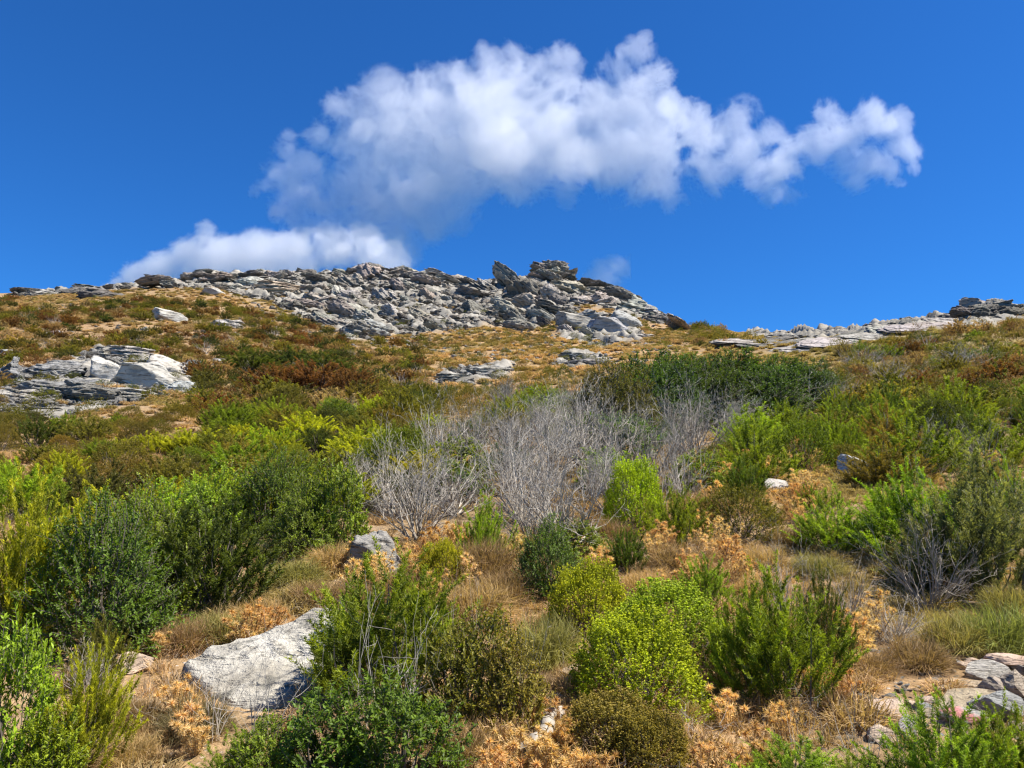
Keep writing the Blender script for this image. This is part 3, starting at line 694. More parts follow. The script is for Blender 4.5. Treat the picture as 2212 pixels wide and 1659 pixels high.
# ---------------------------------------------------------------- hand placed things, by photograph position
# colours of foliage
FRESH = (.17, .225, .014); YEL = (.33, .35, .018); OLV = (.15, .15, .022); DKG = (.085, .14, .015); MID = (.145, .20, .018); LIME = (.24, .34, .02); RUST = (.15, .075, .026)
DOLV = (.085, .085, .022); OCH = (.20, .17, .03); BRT = (.19, .29, .018); GGRY = (.17, .185, .07); DHE = (.075, .10, .016)
SILV = (.6, .58, .55)
STRAW = (.40, .29, .135); BRN = (.27, .185, .10); GRN_STR = (.27, .25, .09)
P_ = [  # species, x, base y, width, height, colour, label
 ('heath', 30, 1400, 230, 330, YEL, 'tall yellow green heath shrub cut by the left edge, behind the dark mastic'),
 ('heath', 95, 1300, 150, 230, FRESH, 'feathery green heath shrub between left edge and the big dark mastic shrub'),
 ('heath', 185, 1215, 180, 150, YEL, 'bright heath shrub just uphill of the big dark mastic on the left'),
 ('heathlow', 60, 1120, 170, 110, LIME, 'lime green heath shrub on bare soil near the left edge'),
 ('masticbig', 215, 1400, 290, 290, DKG, 'big dark green mastic shrub with glossy leaves left of the dry grass patch'),
 ('masticbig', 330, 1330, 210, 250, MID, 'mid green mastic shrub leaning on the big dark mastic shrub'),
 ('heathlow', 455, 1320, 250, 225, DHE, 'dense dark olive heath shrub above the pale slab, beside dry grass'),
 ('masticbig', 455, 1165, 180, 150, BRT, 'bright emerald mastic shrub with dense round crown, left of centre'),
 ('masticbig', 335, 1205, 230, 150, BRT, 'bright green mastic shrub above the big dark one'),
 ('heathlow', 205, 1120, 170, 110, DOLV, 'dull dark olive shrub uphill of the bright green mastic shrubs'),
 ('masticbig', 590, 1155, 180, 168, DKG, 'very dark upright mastic shrub right of the emerald mastic'),
 ('masticbig', 660, 1195, 150, 160, MID, 'grey green mastic shrub left of the dark boulder'),
 ('mastic', 735, 1185, 150, 175, MID, 'loose green mastic shrub between the dark boulder and dead branches'),
 ('mastic', 20, 1700, 210, 310, BRT, 'bright leafy mastic shrub filling the bottom left corner'),
 ('heath', 165, 1660, 180, 235, YEL, 'yellow heath shrub beside the bottom left mastic'),
 ('mastic', 90, 1730, 160, 170, FRESH, 'low green mastic shrub at the very bottom, under the yellow heath'),
 ('heath', 215, 1480, 110, 130, OLV, 'small olive heath with grey stems left of the small pink stone'),
 ('heath', 285, 1395, 90, 90, DHE, 'small dark heath sprig at the foot of the big dark mastic'),
 ('heath', 825, 1515, 330, 285, FRESH, 'large fresh green heath shrub with feathery plumes touching the pale slab'),
 ('heath', 760, 1450, 130, 170, BRT, 'bright heath shrub overlapping the right end of the pale slab'),
 ('heath', 915, 1450, 150, 190, FRESH, 'upright green heath plume cluster right of the large heath shrub'),
 ('mastic', 700, 1700, 210, 185, DKG, 'dark glossy mastic shrub at the bottom below the pale slab'),
 ('mastic', 850, 1700, 260, 205, DKG, 'dark mastic shrub at the bottom centre with bare stems above it'),
 ('mastic', 560, 1720, 150, 140, MID, 'low mastic shrub at the bottom edge under the slab'),
 ('heath', 500, 1730, 150, 120, FRESH, 'short green heath tips at the bottom edge left of the dark mastic'),
 ('mastic', 1010, 1560, 190, 215, OLV, 'olive mastic shrub with pale new leaves and bare stems, centre front'),
 ('mastic', 1110, 1570, 150, 180, OCH, 'yellowing mastic shrub left of the two split stones'),
 ('masticbig', 1180, 1285, 140, 150, DKG, 'compact dark mastic shrub behind the round yellow cushion shrub'),
 ('mastic', 1240, 1205, 140, 75, MID, 'green mastic shrub growing under the silver dead shrub'),
 ('dome', 960, 1275, 105, 100, YEL, 'small yellow green cushion ringed by orange thistles'),
 ('heath', 1040, 1225, 110, 140, LIME, 'upright lime heath shrub beside the thistles right of the dark boulder'),
 ('dome', 1272, 1365, 160, 140, (.30, .36, .02), 'round yellow cushion shrub alone in front of the compact dark mastic'),
 ('dome', 1380, 1525, 270, 185, (.29, .37, .02), 'largest yellow cushion shrub, low in the centre right foreground'),
 ('dome', 1445, 1415, 250, 145, LIME, 'wide lime cushion shrub directly behind the largest yellow cushion'),
 ('dome', 1320, 1630, 225, 115, OCH, 'ochre cushion shrub below the largest yellow cushion'),
 ('dome', 1400, 1660, 170, 110, OCH, 'low reddish olive cushion at the bottom, right of the thistle heap'),
 ('dome', 1205, 1110, 10, 10, OLV, ''),
 ('dome', 1370, 1150, 130, 150, (.32, .44, .02), 'vivid lime rounded heath right of the silver dead shrub'),
 ('heath', 1465, 1180, 125, 120, FRESH, 'dark based heath shrub right of the vivid lime one'),
 ('domeplain', 1595, 1160, 190, 105, OLV, 'broad olive cushion shrub below the two grey stones'),
 ('heathlow', 1352, 1240, 85, 90, DKG, 'small dark mastic like shrub leaning in the gap of dry ground'),
 ('heath', 1520, 1310, 120, 100, BRT, 'bright green heath tuft behind the wide lime cushion'),
 ('heath', 1690, 1520, 250, 260, FRESH, 'big dark based heath shrub with grey dead twigs, right foreground'),
 ('heath', 1610, 1470, 150, 180, FRESH, 'heath shrub squeezed between lime cushion and big heath'),
 ('heath', 1780, 1450, 120, 190, DHE, 'dull heath shrub on the right flank of the big heath'),
 ('heath', 2020, 1275, 190, 140, GGRY, 'dusty green heath under the bright crowned tree heath'),
 ('heath', 1985, 1215, 240, 190, BRT, 'bright crowned tree heath on dark bare trunks at right'),
 ('heath', 2130, 1290, 260, 290, GGRY, 'grey green heath with many dead twigs by the right edge'),
 ('heath', 1925, 1140, 120, 90, BRT, 'small bright heath in front of the white stone at right'),
 ('heath', 1800, 1190, 150, 122, BRT, 'bright green feathery heath right of the thistle patch'),
 ('heath', 1750, 1110, 70, 60, FRESH, 'narrow heath between the two grey stones'),
 ('heath', 1985, 1035, 200, 145, FRESH, 'round dark green heath right of the white stone'),
 ('heath', 1905, 960, 130, 100, FRESH, 'heath shrub above the white stone at right'),
 ('heath', 2060, 930, 150, 110, FRESH, 'green heath uphill at right with a bare pale stem before it'),
 ('heath', 2150, 1010, 150, 110, FRESH, 'green heath touching the right edge halfway down'),
 ('heath', 2190, 1120, 110, 120, BRT, 'bright heath at the right edge above the grey green one'),
 ('heath', 1630, 975, 150, 95, LIME, 'lime heath shrub at the edge of the grey dead thicket'),
 ('heath', 1700, 950, 90, 80, FRESH, 'fresh heath shrub right of the lime one by the dead thicket'),
 ('dome', 1805, 958, 130, 65, OLV, 'flat olive cushion above the orange thistle patch'),
 ('domeplain', 1555, 1020, 110, 60, OLV, 'flat olive cushion at the foot of the dead thicket'),
 ('domeplain', 1830, 1010, 90, 50, OLV, 'small olive cushion left of the white stone'),
 ('heath', 1720, 1730, 230, 115, BRT, 'bright heath at the bottom right, left of the stone pile'),
 ('heath', 1870, 1760, 220, 105, FRESH, 'wide green heath below the big peach stone'),
 ('heath', 2050, 1760, 260, 220, BRT, 'tall bright heath in front of the stone pile, bottom right'),
 ('heath', 2190, 1740, 190, 190, FRESH, 'green heath filling the bottom right corner'),
 ('heathlow', 80, 965, 90, 62, DHE, 'dark green heath shrub alone on the bare soil at far left'), ('heathlow', 184, 958, 104, 56, OLV, 'yellowish olive heath on bare soil right of the dark one'), ('heathlow', 140, 945, 60, 50, FRESH, 'fresh heath wedged between dark and yellowish heaths on bare soil'),
 ('heathlow', 90, 1002, 96, 44, OLV, 'low olive heath below the dark heath on bare soil'), ('heathlow', 136, 1044, 84, 66, YEL, 'bright yellow heath on the bare soil strip at left'), ('domeplain', 8, 978, 60, 62, OCH, 'ochre cushion cut by the left edge on bare soil'), ('heathlow', 16, 1048, 56, 52, LIME, 'lime heath at the left edge below the ochre cushion'),
 ('heathlow', 215, 1003, 76, 52, FRESH, 'green heath at the lower rim of the bare soil'), ('heathlow', 268, 988, 66, 40, YEL, 'small yellow green heath at the rim of the bare soil'), ('heathlow', 335, 985, 90, 50, YEL, 'yellow green heath at the right end of the bare soil'), ('heathlow', 255, 922, 40, 26, FRESH, 'tiny green heath above the bare soil'), ('domeplain', 75, 925, 64, 34, DOLV, 'dull cushion above the bare soil at left'),
 ('heathlow', 572, 895, 56, 44, (.03, .045, .012), 'nearly black round heath in the olive shrub belt'), ('heathlow', 590, 850, 130, 60, RUST, 'rust brown heath mass in mid slope, left part'), ('heathlow', 680, 848, 130, 66, (.17, .08, .03), 'rust brown heath mass in mid slope, central part'), ('heathlow', 760, 852, 100, 60, RUST, 'rust brown heath mass in mid slope, right part'),
 ('heathlow', 545, 805, 110, 46, DHE, 'dark green heath above the rusty mass, left end'), ('heathlow', 625, 800, 120, 44, (.045, .07, .016), 'dark green heath above the rusty mass, middle'), ('heathlow', 705, 808, 110, 46, DHE, 'dark green heath above the rusty mass, right end'),
 ('heathlow', 570, 985, 130, 60, LIME, 'wide lime heath in the yellow green belt'), ('heathlow', 420, 985, 120, 56, YEL, 'yellow heath left of the wide lime one in the belt'), ('masticbig', 250, 1110, 100, 60, DOLV, 'dusky shrub right of the dull dark olive shrub'),
 ('heath', 1600, 1760, 110, 90, LIME, 'little lime heath at the bottom edge left of the others'),
]
for sp, x, y, w, h, col, lab in P_:
    if not lab: continue
    p = ground(x, y); wm = m_px(w, p[1]); hm = m_px(h, p[1])
    plant(sp, p, wm*1.04, hm, jit(col, .05), lab, tilt=(rng.normal(0, .05), rng.normal(0, .05))); OCC.append((p[0], p[1], wm*.5))

D_ = [  # dead shrubs
 ('dead', 1215, 1190, 280, 225, 'silver dead shrub spreading its bare branches above the compact mastic'),
 ('dead', 1150, 1170, 220, 175, 'fan of thin bleached branches left of the silver dead shrub'),
 ('dead', 905, 1170, 260, 215, 'wide grey dead shrub right behind the dark boulder'),
 ('dead', 850, 1120, 200, 170, 'pale dead shrub above the dark boulder'),
 ('dead', 980, 1110, 220, 170, 'grey dead shrub between the boulder and the silver one'),
 ('dead', 1260, 1010, 220, 190, 'pale dead shrub at the top of the grey thicket'),
 ('dead', 1190, 1040, 220, 180, 'dead shrub with silver tips in the middle of the grey thicket'),
 ('dead', 1100, 1060, 200, 160, 'dead grey shrub on the left slope of the thicket'),
 ('deadgrey', 1330, 1030, 210, 180, 'dense dead shrub before the dark green thicket'),
 ('deadgrey', 1400, 1040, 190, 150, 'dead shrub under the dark green thicket'),
 ('deadgrey', 1500, 1000, 200, 140, 'tangled dead shrub below the dark green thicket'),
 ('dead', 1590, 940, 170, 100, 'low dead shrub left of the lime heath'),
 ('dead', 1700, 900, 170, 90, 'dead shrub with whitish twigs right of the dark thicket'),
 ('dead', 1460, 950, 180, 120, 'dead twigs rising from the dark thicket foot'),
 ('dead', 1780, 880, 120, 80, 'small dead shrub above the olive cushion'),
 ('deadfan', 1870, 800, 120, 60, 'low silver dead shrub high on the right slope'),
 ('dead', 1930, 840, 120, 75, 'upright dead shrub high on the right slope'),
 ('dead', 2080, 800, 130, 60, 'row of dead branches below the right crags'),
 ('dead', 1700, 1350, 120, 170, 'pale dead branches sticking out of the big heath'),
 ('deadgrey', 1830, 1370, 170, 150, 'brown grey dead shrub right of the big heath'),
 ('deadgrey', 2010, 1320, 230, 190, 'large tangle of dark dead stems under the tree heath'),
 ('deadgrey', 2110, 1240, 190, 210, 'grey dead twigs mixed into the right edge heath'),
 ('deadfan', 1930, 1390, 150, 90, 'small fallen spray of bleached twigs left of the grass bank'),
 ('dead', 2020, 1030, 100, 120, 'bare pale stems standing in the dark green heath'),
 ('deadgrey', 270, 1390, 200, 150, 'grey dead branches over the big dark mastic'),
 ('deadgrey', 330, 1330, 150, 130, 'thin dead twigs on the mid green mastic'),
 ('dead', 30, 1400, 140, 120, 'brown dead stems under the left edge heath'),
 ('dead', 190, 1500, 130, 100, 'grey dead stems under the small olive heath'),
 ('sprig', 560, 1640, 150, 260, 'bare forked shrub in front of the pale slab'),
 ('sprig', 470, 1600, 140, 190, 'thin bare twigs left of the bare forked shrub'),
 ('sprig', 790, 1640, 160, 330, 'tall pale bare stems through the large heath shrub'),
 ('sprig', 880, 1600, 150, 260, 'whitish crooked stems over the bottom dark mastic'),
 ('darksprig', 960, 1520, 200, 280, 'dark charred branch leaning right over the olive mastic'),
 ('sprig', 1000, 1530, 130, 260, 'upright bare stems in the olive mastic'),
 ('sprig', 1130, 1540, 100, 210, 'two bare stems right of the olive mastic'),
 ('darksprig', 690, 1650, 170, 210, 'dark thin stems in the bottom dark mastic'),
 ('sprig', 1870, 1700, 120, 200, 'pale bare stems before the big peach stone'),
 ('sprig', 1960, 1720, 120, 220, 'forked white bare stem before the stone pile'),
 ('sprig', 1740, 1690, 110, 150, 'thin bare stems in the bottom right heath'),
 ('sprig', 2080, 1740, 90, 120, 'short bare stems low in the tall bright heath'),
 ('darksprig', 1570, 1150, 90, 120, 'dark bare branch by the broad olive cushion'),
 ('sprig', 1430, 1110, 120, 150, 'pale bare branch arching right of the vivid lime heath'),
 ('sprig', 745, 1180, 110, 130, 'thin bare stems in the loose mastic'),
]
for sp, x, y, w, h, lab in D_:
    p = ground(x, y); wm = m_px(w, p[1]); hm = m_px(h, p[1])
    plant(sp, p, wm*1.0, hm*1.0, SILV, lab); OCC.append((p[0], p[1], wm*.3))

# orange dry thistles
T_ = [(905, 1200), (930, 1180), (985, 1175), (1010, 1190), (1000, 1250), (905, 1245), (1085, 1185), (1110, 1190), (930, 1290), (1700, 985), (1730, 960), (1745, 1000), (1680, 1010), (1640, 1015), (1600, 1020), (1560, 1030), (1520, 1040),
      (1500, 1050), (1715, 1050), (1735, 1080), (1720, 1100), (1745, 1075), (1660, 1020), (1620, 1000), (1525, 1140), (1540, 1160), (1510, 1170), (1575, 1200), (1585, 1180), (1410, 1185), (1425, 1190), (1440, 1180), (1300, 1220), (1890, 870), (1900, 900), (1880, 890), (2180, 900), (2200, 890), (2140, 960),
      (1870, 1360), (1840, 1370), (1890, 1335), (1860, 1400), (1790, 1470), (1755, 1485), (1815, 1455), (1740, 1510), (1770, 1500), (1560, 1500), (1590, 1520), (1570, 1540), (1600, 1560), (1520, 1570), (1540, 1600), (1690, 1570), (1700, 1610), (1650, 1620), (1570, 1640), (1610, 1660), (1540, 1670), (1500, 1640),
      (340, 1540), (380, 1520), (400, 1570), (360, 1600), (420, 1600), (330, 1640), (365, 1450), (400, 1430), (535, 1360), (560, 1345), (520, 1380), (590, 1350),
      (1130, 1630), (1170, 1640), (1210, 1620), (1240, 1600), (1270, 1630), (1190, 1670), (1240, 1680), (1110, 1690), (1150, 1710), (1290, 1700), (1200, 1580), (1220, 1560), (1060, 1670), (1330, 1515), (770, 1210), (790, 1240), (820, 1235), (340, 1400), (2030, 1250), (1480, 1230), (1600, 1240), (1460, 1260)]
TLAND = [(1200, 1640, 'in the heap at the bottom centre'), (380, 1580, 'below the left end of the pale slab'), (380, 1455, 'by the left tip of the pale slab'), (550, 1360, 'along the upper edge of the pale slab'), (960, 1220, 'round the small yellow cushion'), (1100, 1185, 'left of the compact dark mastic'),
         (1700, 980, 'in the orange patch above the grey stone'), (1560, 1040, 'along the foot of the dead thicket'), (1725, 1080, 'between the grey stone and white stone'), (1530, 1160, 'left of the broad olive cushion'), (1420, 1185, 'below the vivid lime heath'), (1890, 880, 'high at right among the heaths'), (2170, 910, 'on the right edge slope'),
         (1860, 1370, 'right of the big heath shrub'), (1770, 1480, 'at the right foot of the big heath'), (1570, 1520, 'at the left foot of the big heath'), (1640, 1620, 'at the bottom between ochre cushion and bright heath'), (790, 1230, 'in front of the dark boulder'), (1330, 1540, 'under the largest yellow cushion'), (1500, 1600, 'right of the ochre cushion')]
SIZEW = [(.0, 'small'), (.45, 'medium'), (.62, 'large')]
ORG = [(.62, .43, .21), (.66, .49, .26), (.54, .34, .15)]
_extra = [(x+rng.normal(0, 14), y+rng.normal(0, 14)) for x, y in T_ if 930 < y < 1500 and x > 600]
for x, y in T_+_extra:
    if y > 1400 and rng.random() < (.6 if x > 1450 or x < 600 else .1): continue
    p = ground(x, y); w = rng.uniform(.20, .32)*(1 if p[1] > 5 else .72)*(1 if p[1] < 9 else 1.25); h = w*rng.uniform(.75, 1.1); p = ground(x, y+.45*h/p[1]*F/K)
    lm = min(TLAND, key=lambda l: (l[0]-x)**2+(l[1]-y)**2)[2]
    tall = 'tall' if h > w*.98 else ('short' if h < w*.84 else 'spreading')
    c = int(rng.integers(3))
    thistle(p, w, h, jit(ORG[c], .08), f"{tall} dry {['orange','golden','rusty'][c]} thistle {lm}", 'dry thistles '+lm)

# dry grass and heather tussocks
G_ = [(1040, 1250, 190, 110, BRN, 'brown dry tussock right of the small yellow cushion'), (1030, 1340, 190, 110, STRAW, 'straw tussock above the olive mastic'), (1180, 1435, 180, 130, GRN_STR, 'green brown tussock left of the yellow cushions'), (1090, 1300, 150, 90, BRN, 'brown tussock left of the compact dark mastic'),
      (420, 1580, 190, 90, (.17, .15, .075), 'grey brown wiry tussock covering the lower left of the pale slab'), (400, 1400, 160, 80, BRN, 'rusty tussock above the left end of the pale slab'), (480, 1380, 190, 75, GRN_STR, 'long straw tussock above the pale slab'), (560, 1340, 140, 60, STRAW, 'low straw tussock above the slab middle'), (640, 1260, 160, 70, GRN_STR, 'greenish straw tussock left of the dark boulder'),
      (680, 1310, 160, 70, BRN, 'brown tussock above the right end of the slab'), (720, 1230, 140, 70, STRAW, 'pale straw tussock at the foot of the dark boulder'), (630, 1200, 150, 60, GRN_STR, 'green tinged tussock below the grey green mastic'), (870, 1290, 130, 70, BRN, 'brown tussock below the dark boulder'), (780, 1310, 150, 70, BRN, 'dull tussock between boulder and large heath'),
      (1400, 1290, 170, 70, STRAW, 'straw tussock behind the wide lime cushion'), (1470, 1230, 190, 70, BRN, 'pinkish brown tussock above the bright heath tuft'), (1650, 1230, 150, 60, STRAW, 'straw tussock on the path of dry ground at right'), (1320, 1170, 120, 60, BRN, 'brown tussock under the vivid lime heath'),
      (2160, 1400, 220, 110, (.20, .24, .07), 'green grass clump on the right edge bank'), (2060, 1400, 180, 90, GRN_STR, 'dry grass clump left of the green edge clump'), (1980, 1440, 170, 80, BRN, 'brown tussock above the stone pile'), (1880, 1450, 150, 60, BRN, 'brown tussock left of the stone pile'), (1800, 1530, 130, 60, (.22, .13, .07), 'reddish tussock left of the big peach stone'), (2180, 1330, 150, 90, GRN_STR, 'tall straw clump under the right edge heath'),
      (1470, 1570, 130, 80, STRAW, 'straw clump right of the largest yellow cushion'), (1000, 1640, 170, 90, BRN, 'brown clump at the bottom left of the thistle heap'), (950, 1600, 120, 60, STRAW, 'straw clump between mastic and thistle heap'), (1230, 1470, 90, 50, BRN, 'brown clump by the split stones'), (1180, 1500, 110, 60, (.22, .15, .10), 'reddish clump right of the yellowing mastic'), (1290, 1640, 10, 10, BRN, ''),
      (300, 1560, 130, 70, BRN, 'brown clump left of the lower thistles'), (280, 1640, 150, 70, STRAW, 'straw clump at the bottom left'), (240, 1550, 110, 60, BRN, 'brown clump right of the yellow heath'), (1400, 1100, 100, 50, STRAW, 'straw clump behind the vivid lime heath'), (1530, 1110, 150, 60, BRN, 'brown clump above the broad olive cushion'), (1940, 1100, 150, 60, STRAW, 'straw clump below the white stone'), (2080, 1090, 140, 60, BRN, 'brown clump by the round dark heath'),
      (1640, 1290, 140, 60, STRAW, 'straw clump uphill of the big heath'), (1580, 1370, 10, 10, BRN, ''), (1760, 1240, 130, 60, GRN_STR, 'green straw clump below the feathery bright heath'), (1700, 1180, 130, 55, BRN, 'brown clump between cushion and feathery heath')]
for x, y, w, h, c, lab in G_:
    if not lab: continue
    p = ground(x, y); tussock(p+np.array([0, 0, -.02]), m_px(w, p[1])*1.15, m_px(h, p[1])*1.1, jit(c, .06), lab, 'dry tussocks between the foreground shrubs')
    OCC.append((p[0], p[1], m_px(w, p[1])*.35))

# ---------------------------------------------------------------- the pale slab: its outline laid on a tilted plane, with real thickness
def slab(name, outline, anchor, normal, thick, label, col):
    n = unit(np.array(normal, float)); p0 = ground(*anchor)+np.array([0, 0, .11])
    pts = []
    for x, y in outline:
        r = ray(x, y); o = np.array([0, 0, H]); t = ((p0-o)@n)/(r@n); pts.append(o+r*t)
    pts = np.array(pts); c = pts.mean(0)
    m = 132; t = np.linspace(0, len(pts), m, endpoint=False); i = t.astype(int); f = (t-i)[:, None]
    O = pts[i]*(1-f)+pts[(i+1) % len(pts)]*f
    k = np.array([.25, .5, .25]); O = np.stack([np.convolve(np.concatenate([O[-1:, j], O[:, j], O[:1, j]]), k, 'valid') for j in range(3)], 1)
    rings = []
    for rho in np.linspace(.0004, 1, 40)**.8:
        q = c+(O-c)*rho; e = np.clip((rho-.9)/.1, 0, 1)
        rings.append(q+n*(.075*fbm(q*2.6, 5, 5, .6)-.03*np.abs(fbm(q*7, 6, 4, .6))+.02-.03*e**2)[:, None])
    for k_, (g, dpt) in enumerate(((1.02, .10), (1.04, .35), (1.03, .65), (.98, 1.0))):
        q = c+(O-c)*g-n*thick*dpt; rings.append(q+.04*(fbm(q*4+k_, 7, 3))[:, None]*unit(O-c))
    V = np.concatenate(rings); R = len(rings); idx = np.arange(R*m).reshape(R, m); nx = np.roll(idx, -1, 1)
    Q = np.stack([idx[:-1], idx[1:], nx[1:], nx[:-1]], -1).reshape(-1, 4)
    me = mesh_from(name, V-c, Q, None, [M_slab], True)
    e = link(name, me, label=label, category='rock'); e.location = tuple(c); colored(e, col)
    OCC.append((c[0], c[1], .7)); return e
slab('stone_slab', [(395, 1437), (450, 1405), (520, 1378), (600, 1352), (660, 1333), (700, 1316), (722, 1322), (735, 1345), (730, 1390), (703, 1440), (668, 1478), (620, 1512), (570, 1534), (530, 1540), (488, 1530), (450, 1508), (420, 1474)], (560, 1470), (-.10, -.36, 1), .42,
     'large pale grey lichened slab lying tilted in the left foreground', (.50, .47, .405))

S_ = [  # kind, x, y, width, height, colour, label, variant
 ('boulder', 797, 1262, 150, 118, 'dark', 'dark layered boulder with shaded left face before the dead shrubs', 1),
 ('flat', 728, 1208, 45, 24, 'white', 'white stone tucked behind the dark boulder', 0), ('flat', 690, 1250, 26, 14, 'white', 'small white chip left of the dark boulder', 1), ('flat', 702, 1287, 34, 15, 'white', 'flat white stone above the right end of the slab', 2), ('flat', 632, 1298, 36, 14, 'tan', 'flat tan stone above the slab', 0),
 ('block', 285, 1462, 80, 62, 'peach', 'rounded pinkish stone left of the pale slab', 1), ('flat', 992, 1297, 46, 22, 'white', 'white flat stone in the brown tussocks', 1), ('block', 1035, 1250, 34, 22, 'pale', 'small pale stone half hidden in brown tussock', 2),
 ('block', 1240, 1478, 66, 46, 'tan', 'square tan stone left of the largest yellow cushion', 3), ('block', 1254, 1424, 38, 26, 'pale', 'pale stone behind the square tan stone', 4), ('block', 1205, 1530, 50, 34, 'pale', 'pale rough stone below the square tan stone', 5),
 ('block', 1845, 1040, 80, 52, 'white', 'white weathered stone between heaths at right', 0), ('flat', 1675, 1075, 62, 44, 'pale', 'pale pointed stone above the broad olive cushion', 0), ('flat', 2130, 985, 40, 16, 'white', 'white flat stone near the right edge', 1), ('block', 1430, 1655, 44, 34, 'white', 'white broken stone at the bottom right of centre', 2),
 ('flat', 1478, 1495, 22, 14, 'pale', 'small grey stone at the foot of the big heath', 2), ('flat', 1290, 1600, 24, 12, 'pale', 'little pale stone in the ochre cushion gap', 1), ('block', 1475, 1515, 26, 16, 'grey', 'grey stone by the orange thistles left of the big heath', 1), ('flat', 1340, 1150, 16, 9, 'white', 'white chip on dry ground under lime heath', 0), ('flat', 1460, 1040, 14, 10, 'white', 'tiny white stone by the dead thicket foot', 1),
 # stone pile, bottom right
 ('block', 1917, 1566, 86, 48, 'peach', 'big rounded peach stone at the left end of the stone pile', 0), ('block', 1904, 1606, 56, 40, 'peach', 'peach stone under the big rounded one', 1), ('block', 1952, 1600, 50, 44, 'grey', 'grey wedge stone below the big rounded peach stone', 2), ('flat', 2082, 1538, 104, 44, 'tan', 'long tan slab stone in the middle of the pile', 0),
 ('block', 2076, 1570, 72, 42, 'pale', 'grey stone with a faded red paint stripe', 4), ('block', 2166, 1566, 92, 74, 'grey', 'large grey angular stone at the front of the pile', 3), ('block', 2146, 1516, 66, 52, 'brown', 'brown block behind the large grey angular stone', 5), ('block', 2194, 1520, 76, 70, 'brown', 'tall brown tan block at the right edge of the pile', 1), ('block', 2122, 1472, 72, 38, 'pale', 'pale grey block on top of the pile', 2),
 ('block', 2182, 1450, 78, 38, 'peach', 'peach block at the top right of the pile', 4), ('block', 2203, 1458, 42, 28, 'dark', 'dark rough stone against the right edge', 0), ('flat', 2080, 1448, 30, 22, 'peach', 'upright peach flake at the top of the pile', 1), ('flat', 2101, 1442, 26, 20, 'peach', 'second peach flake right of the upright one', 2), ('flat', 2058, 1486, 44, 14, 'tan', 'thin tan flake left of the brown block', 0),
 ('flat', 2101, 1484, 42, 13, 'tan', 'thin tan flake resting below the pale grey block', 1), ('block', 2040, 1500, 36, 20, 'tan', 'small tan stone above the long slab', 3), ('flat', 2012, 1520, 30, 15, 'peach', 'small peach stone left of the long slab', 2), ('flat', 2050, 1512, 38, 14, 'tan', 'thin stone wedged above the long slab', 0), ('block', 1990, 1538, 32, 22, 'grey', 'grey stone right of the big rounded peach stone', 5),
 ('block', 2122, 1562, 26, 24, 'dark', 'dark gap stone beside the red striped one', 1), ('flat', 2138, 1578, 44, 13, 'pale', 'thin pale stone under the large grey one', 1), ('flat', 2142, 1406, 24, 10, 'white', 'white flake above the pile', 2), ('flat', 2128, 1432, 18, 10, 'white', 'small white flake right of the peach flakes', 1), ('block', 1967, 1530, 22, 16, 'peach', 'peach pebble above the grey wedge stone', 0),
 ('block', 2005, 1552, 28, 18, 'tan', 'tan pebble left of the red striped stone', 2), ('block', 2200, 1590, 50, 30, 'brown', 'brown stone low in the right corner of the pile', 3), ('block', 2030, 1565, 30, 20, 'peach', 'peach cobble before the red striped stone', 1),
]
GREYS['brown'] = (.42, .34, .27); GREYS['dark'] = (.34, .315, .27); GREYS['peach'] = (.60, .46, .35)
for kind, x, y, w, h, c, lab, v in S_:
    p = ground(x, y-h*.25); sx = m_px(w, p[1])*.5/.78
    zk = {'block': .6*.8, 'flat': .28*.8, 'boulder': .8*.85}[kind]
    sz = max(m_px(h, p[1])*.5/zk, sx*.4)*.95; red = 'red paint' in lab
    if x > 1860 and y > 1390: sx *= 1.22; sz *= 1.25
    if 1600 < x < 1900 and y < 1100:
        sx *= 1.25; sz *= 1.35
        for e in (30, 60): q_ = ground(x, y+e); OCC.append((q_[0], q_[1], .45))
    if kind == 'boulder': sz *= 1.5
    rock(kind, p+np.array([0, 0, m_px(h, p[1])*.22]), sx, sx*.95, sz if kind != 'flat' else sz*.75, jit(GREYS[c], .06), lab, nm='boulder' if w > 100 else 'stone', cat='stone' if w <= 100 else 'rock', var=v,
         group='stones in the pile at bottom right' if x > 1860 and y > 1390 else None, mat=M_redstone if red else None, tilt=(rng.normal(.08, .12), rng.normal(0, .12)))
    OCC.append((p[0], p[1], sx*.8))
# pile of weathered dead wood root, bottom centre
def root_wood():
    r = np.random.default_rng(5); pts = [ground(1215, 1560), ground(1190, 1590), ground(1165, 1620), ground(1140, 1665)]
    pts = [p+np.array([0, 0, .05+.03*math.sin(i*2)]) for i, p in enumerate(pts)]
    P0 = []; P1 = []
    seq = []
    for a, b in zip(pts[:-1], pts[1:]):
        for t in np.linspace(0, 1, 6)[:-1]: seq.append(a*(1-t)+b*t+r.normal(0, .008, 3))
    seq.append(pts[-1]); seq = np.array(seq); R = np.linspace(.022, .045, len(seq))*r.uniform(.8, 1.2, len(seq))
    V, T = segs_mesh(seq[:-1], seq[1:], R[:-1], R[1:], 7)
    link('dead_root', mesh_from('dead_root', V, T, None, [M_dead], True), label='bleached twisted root lying left of the thistle heap', category='dead wood')
root_wood()

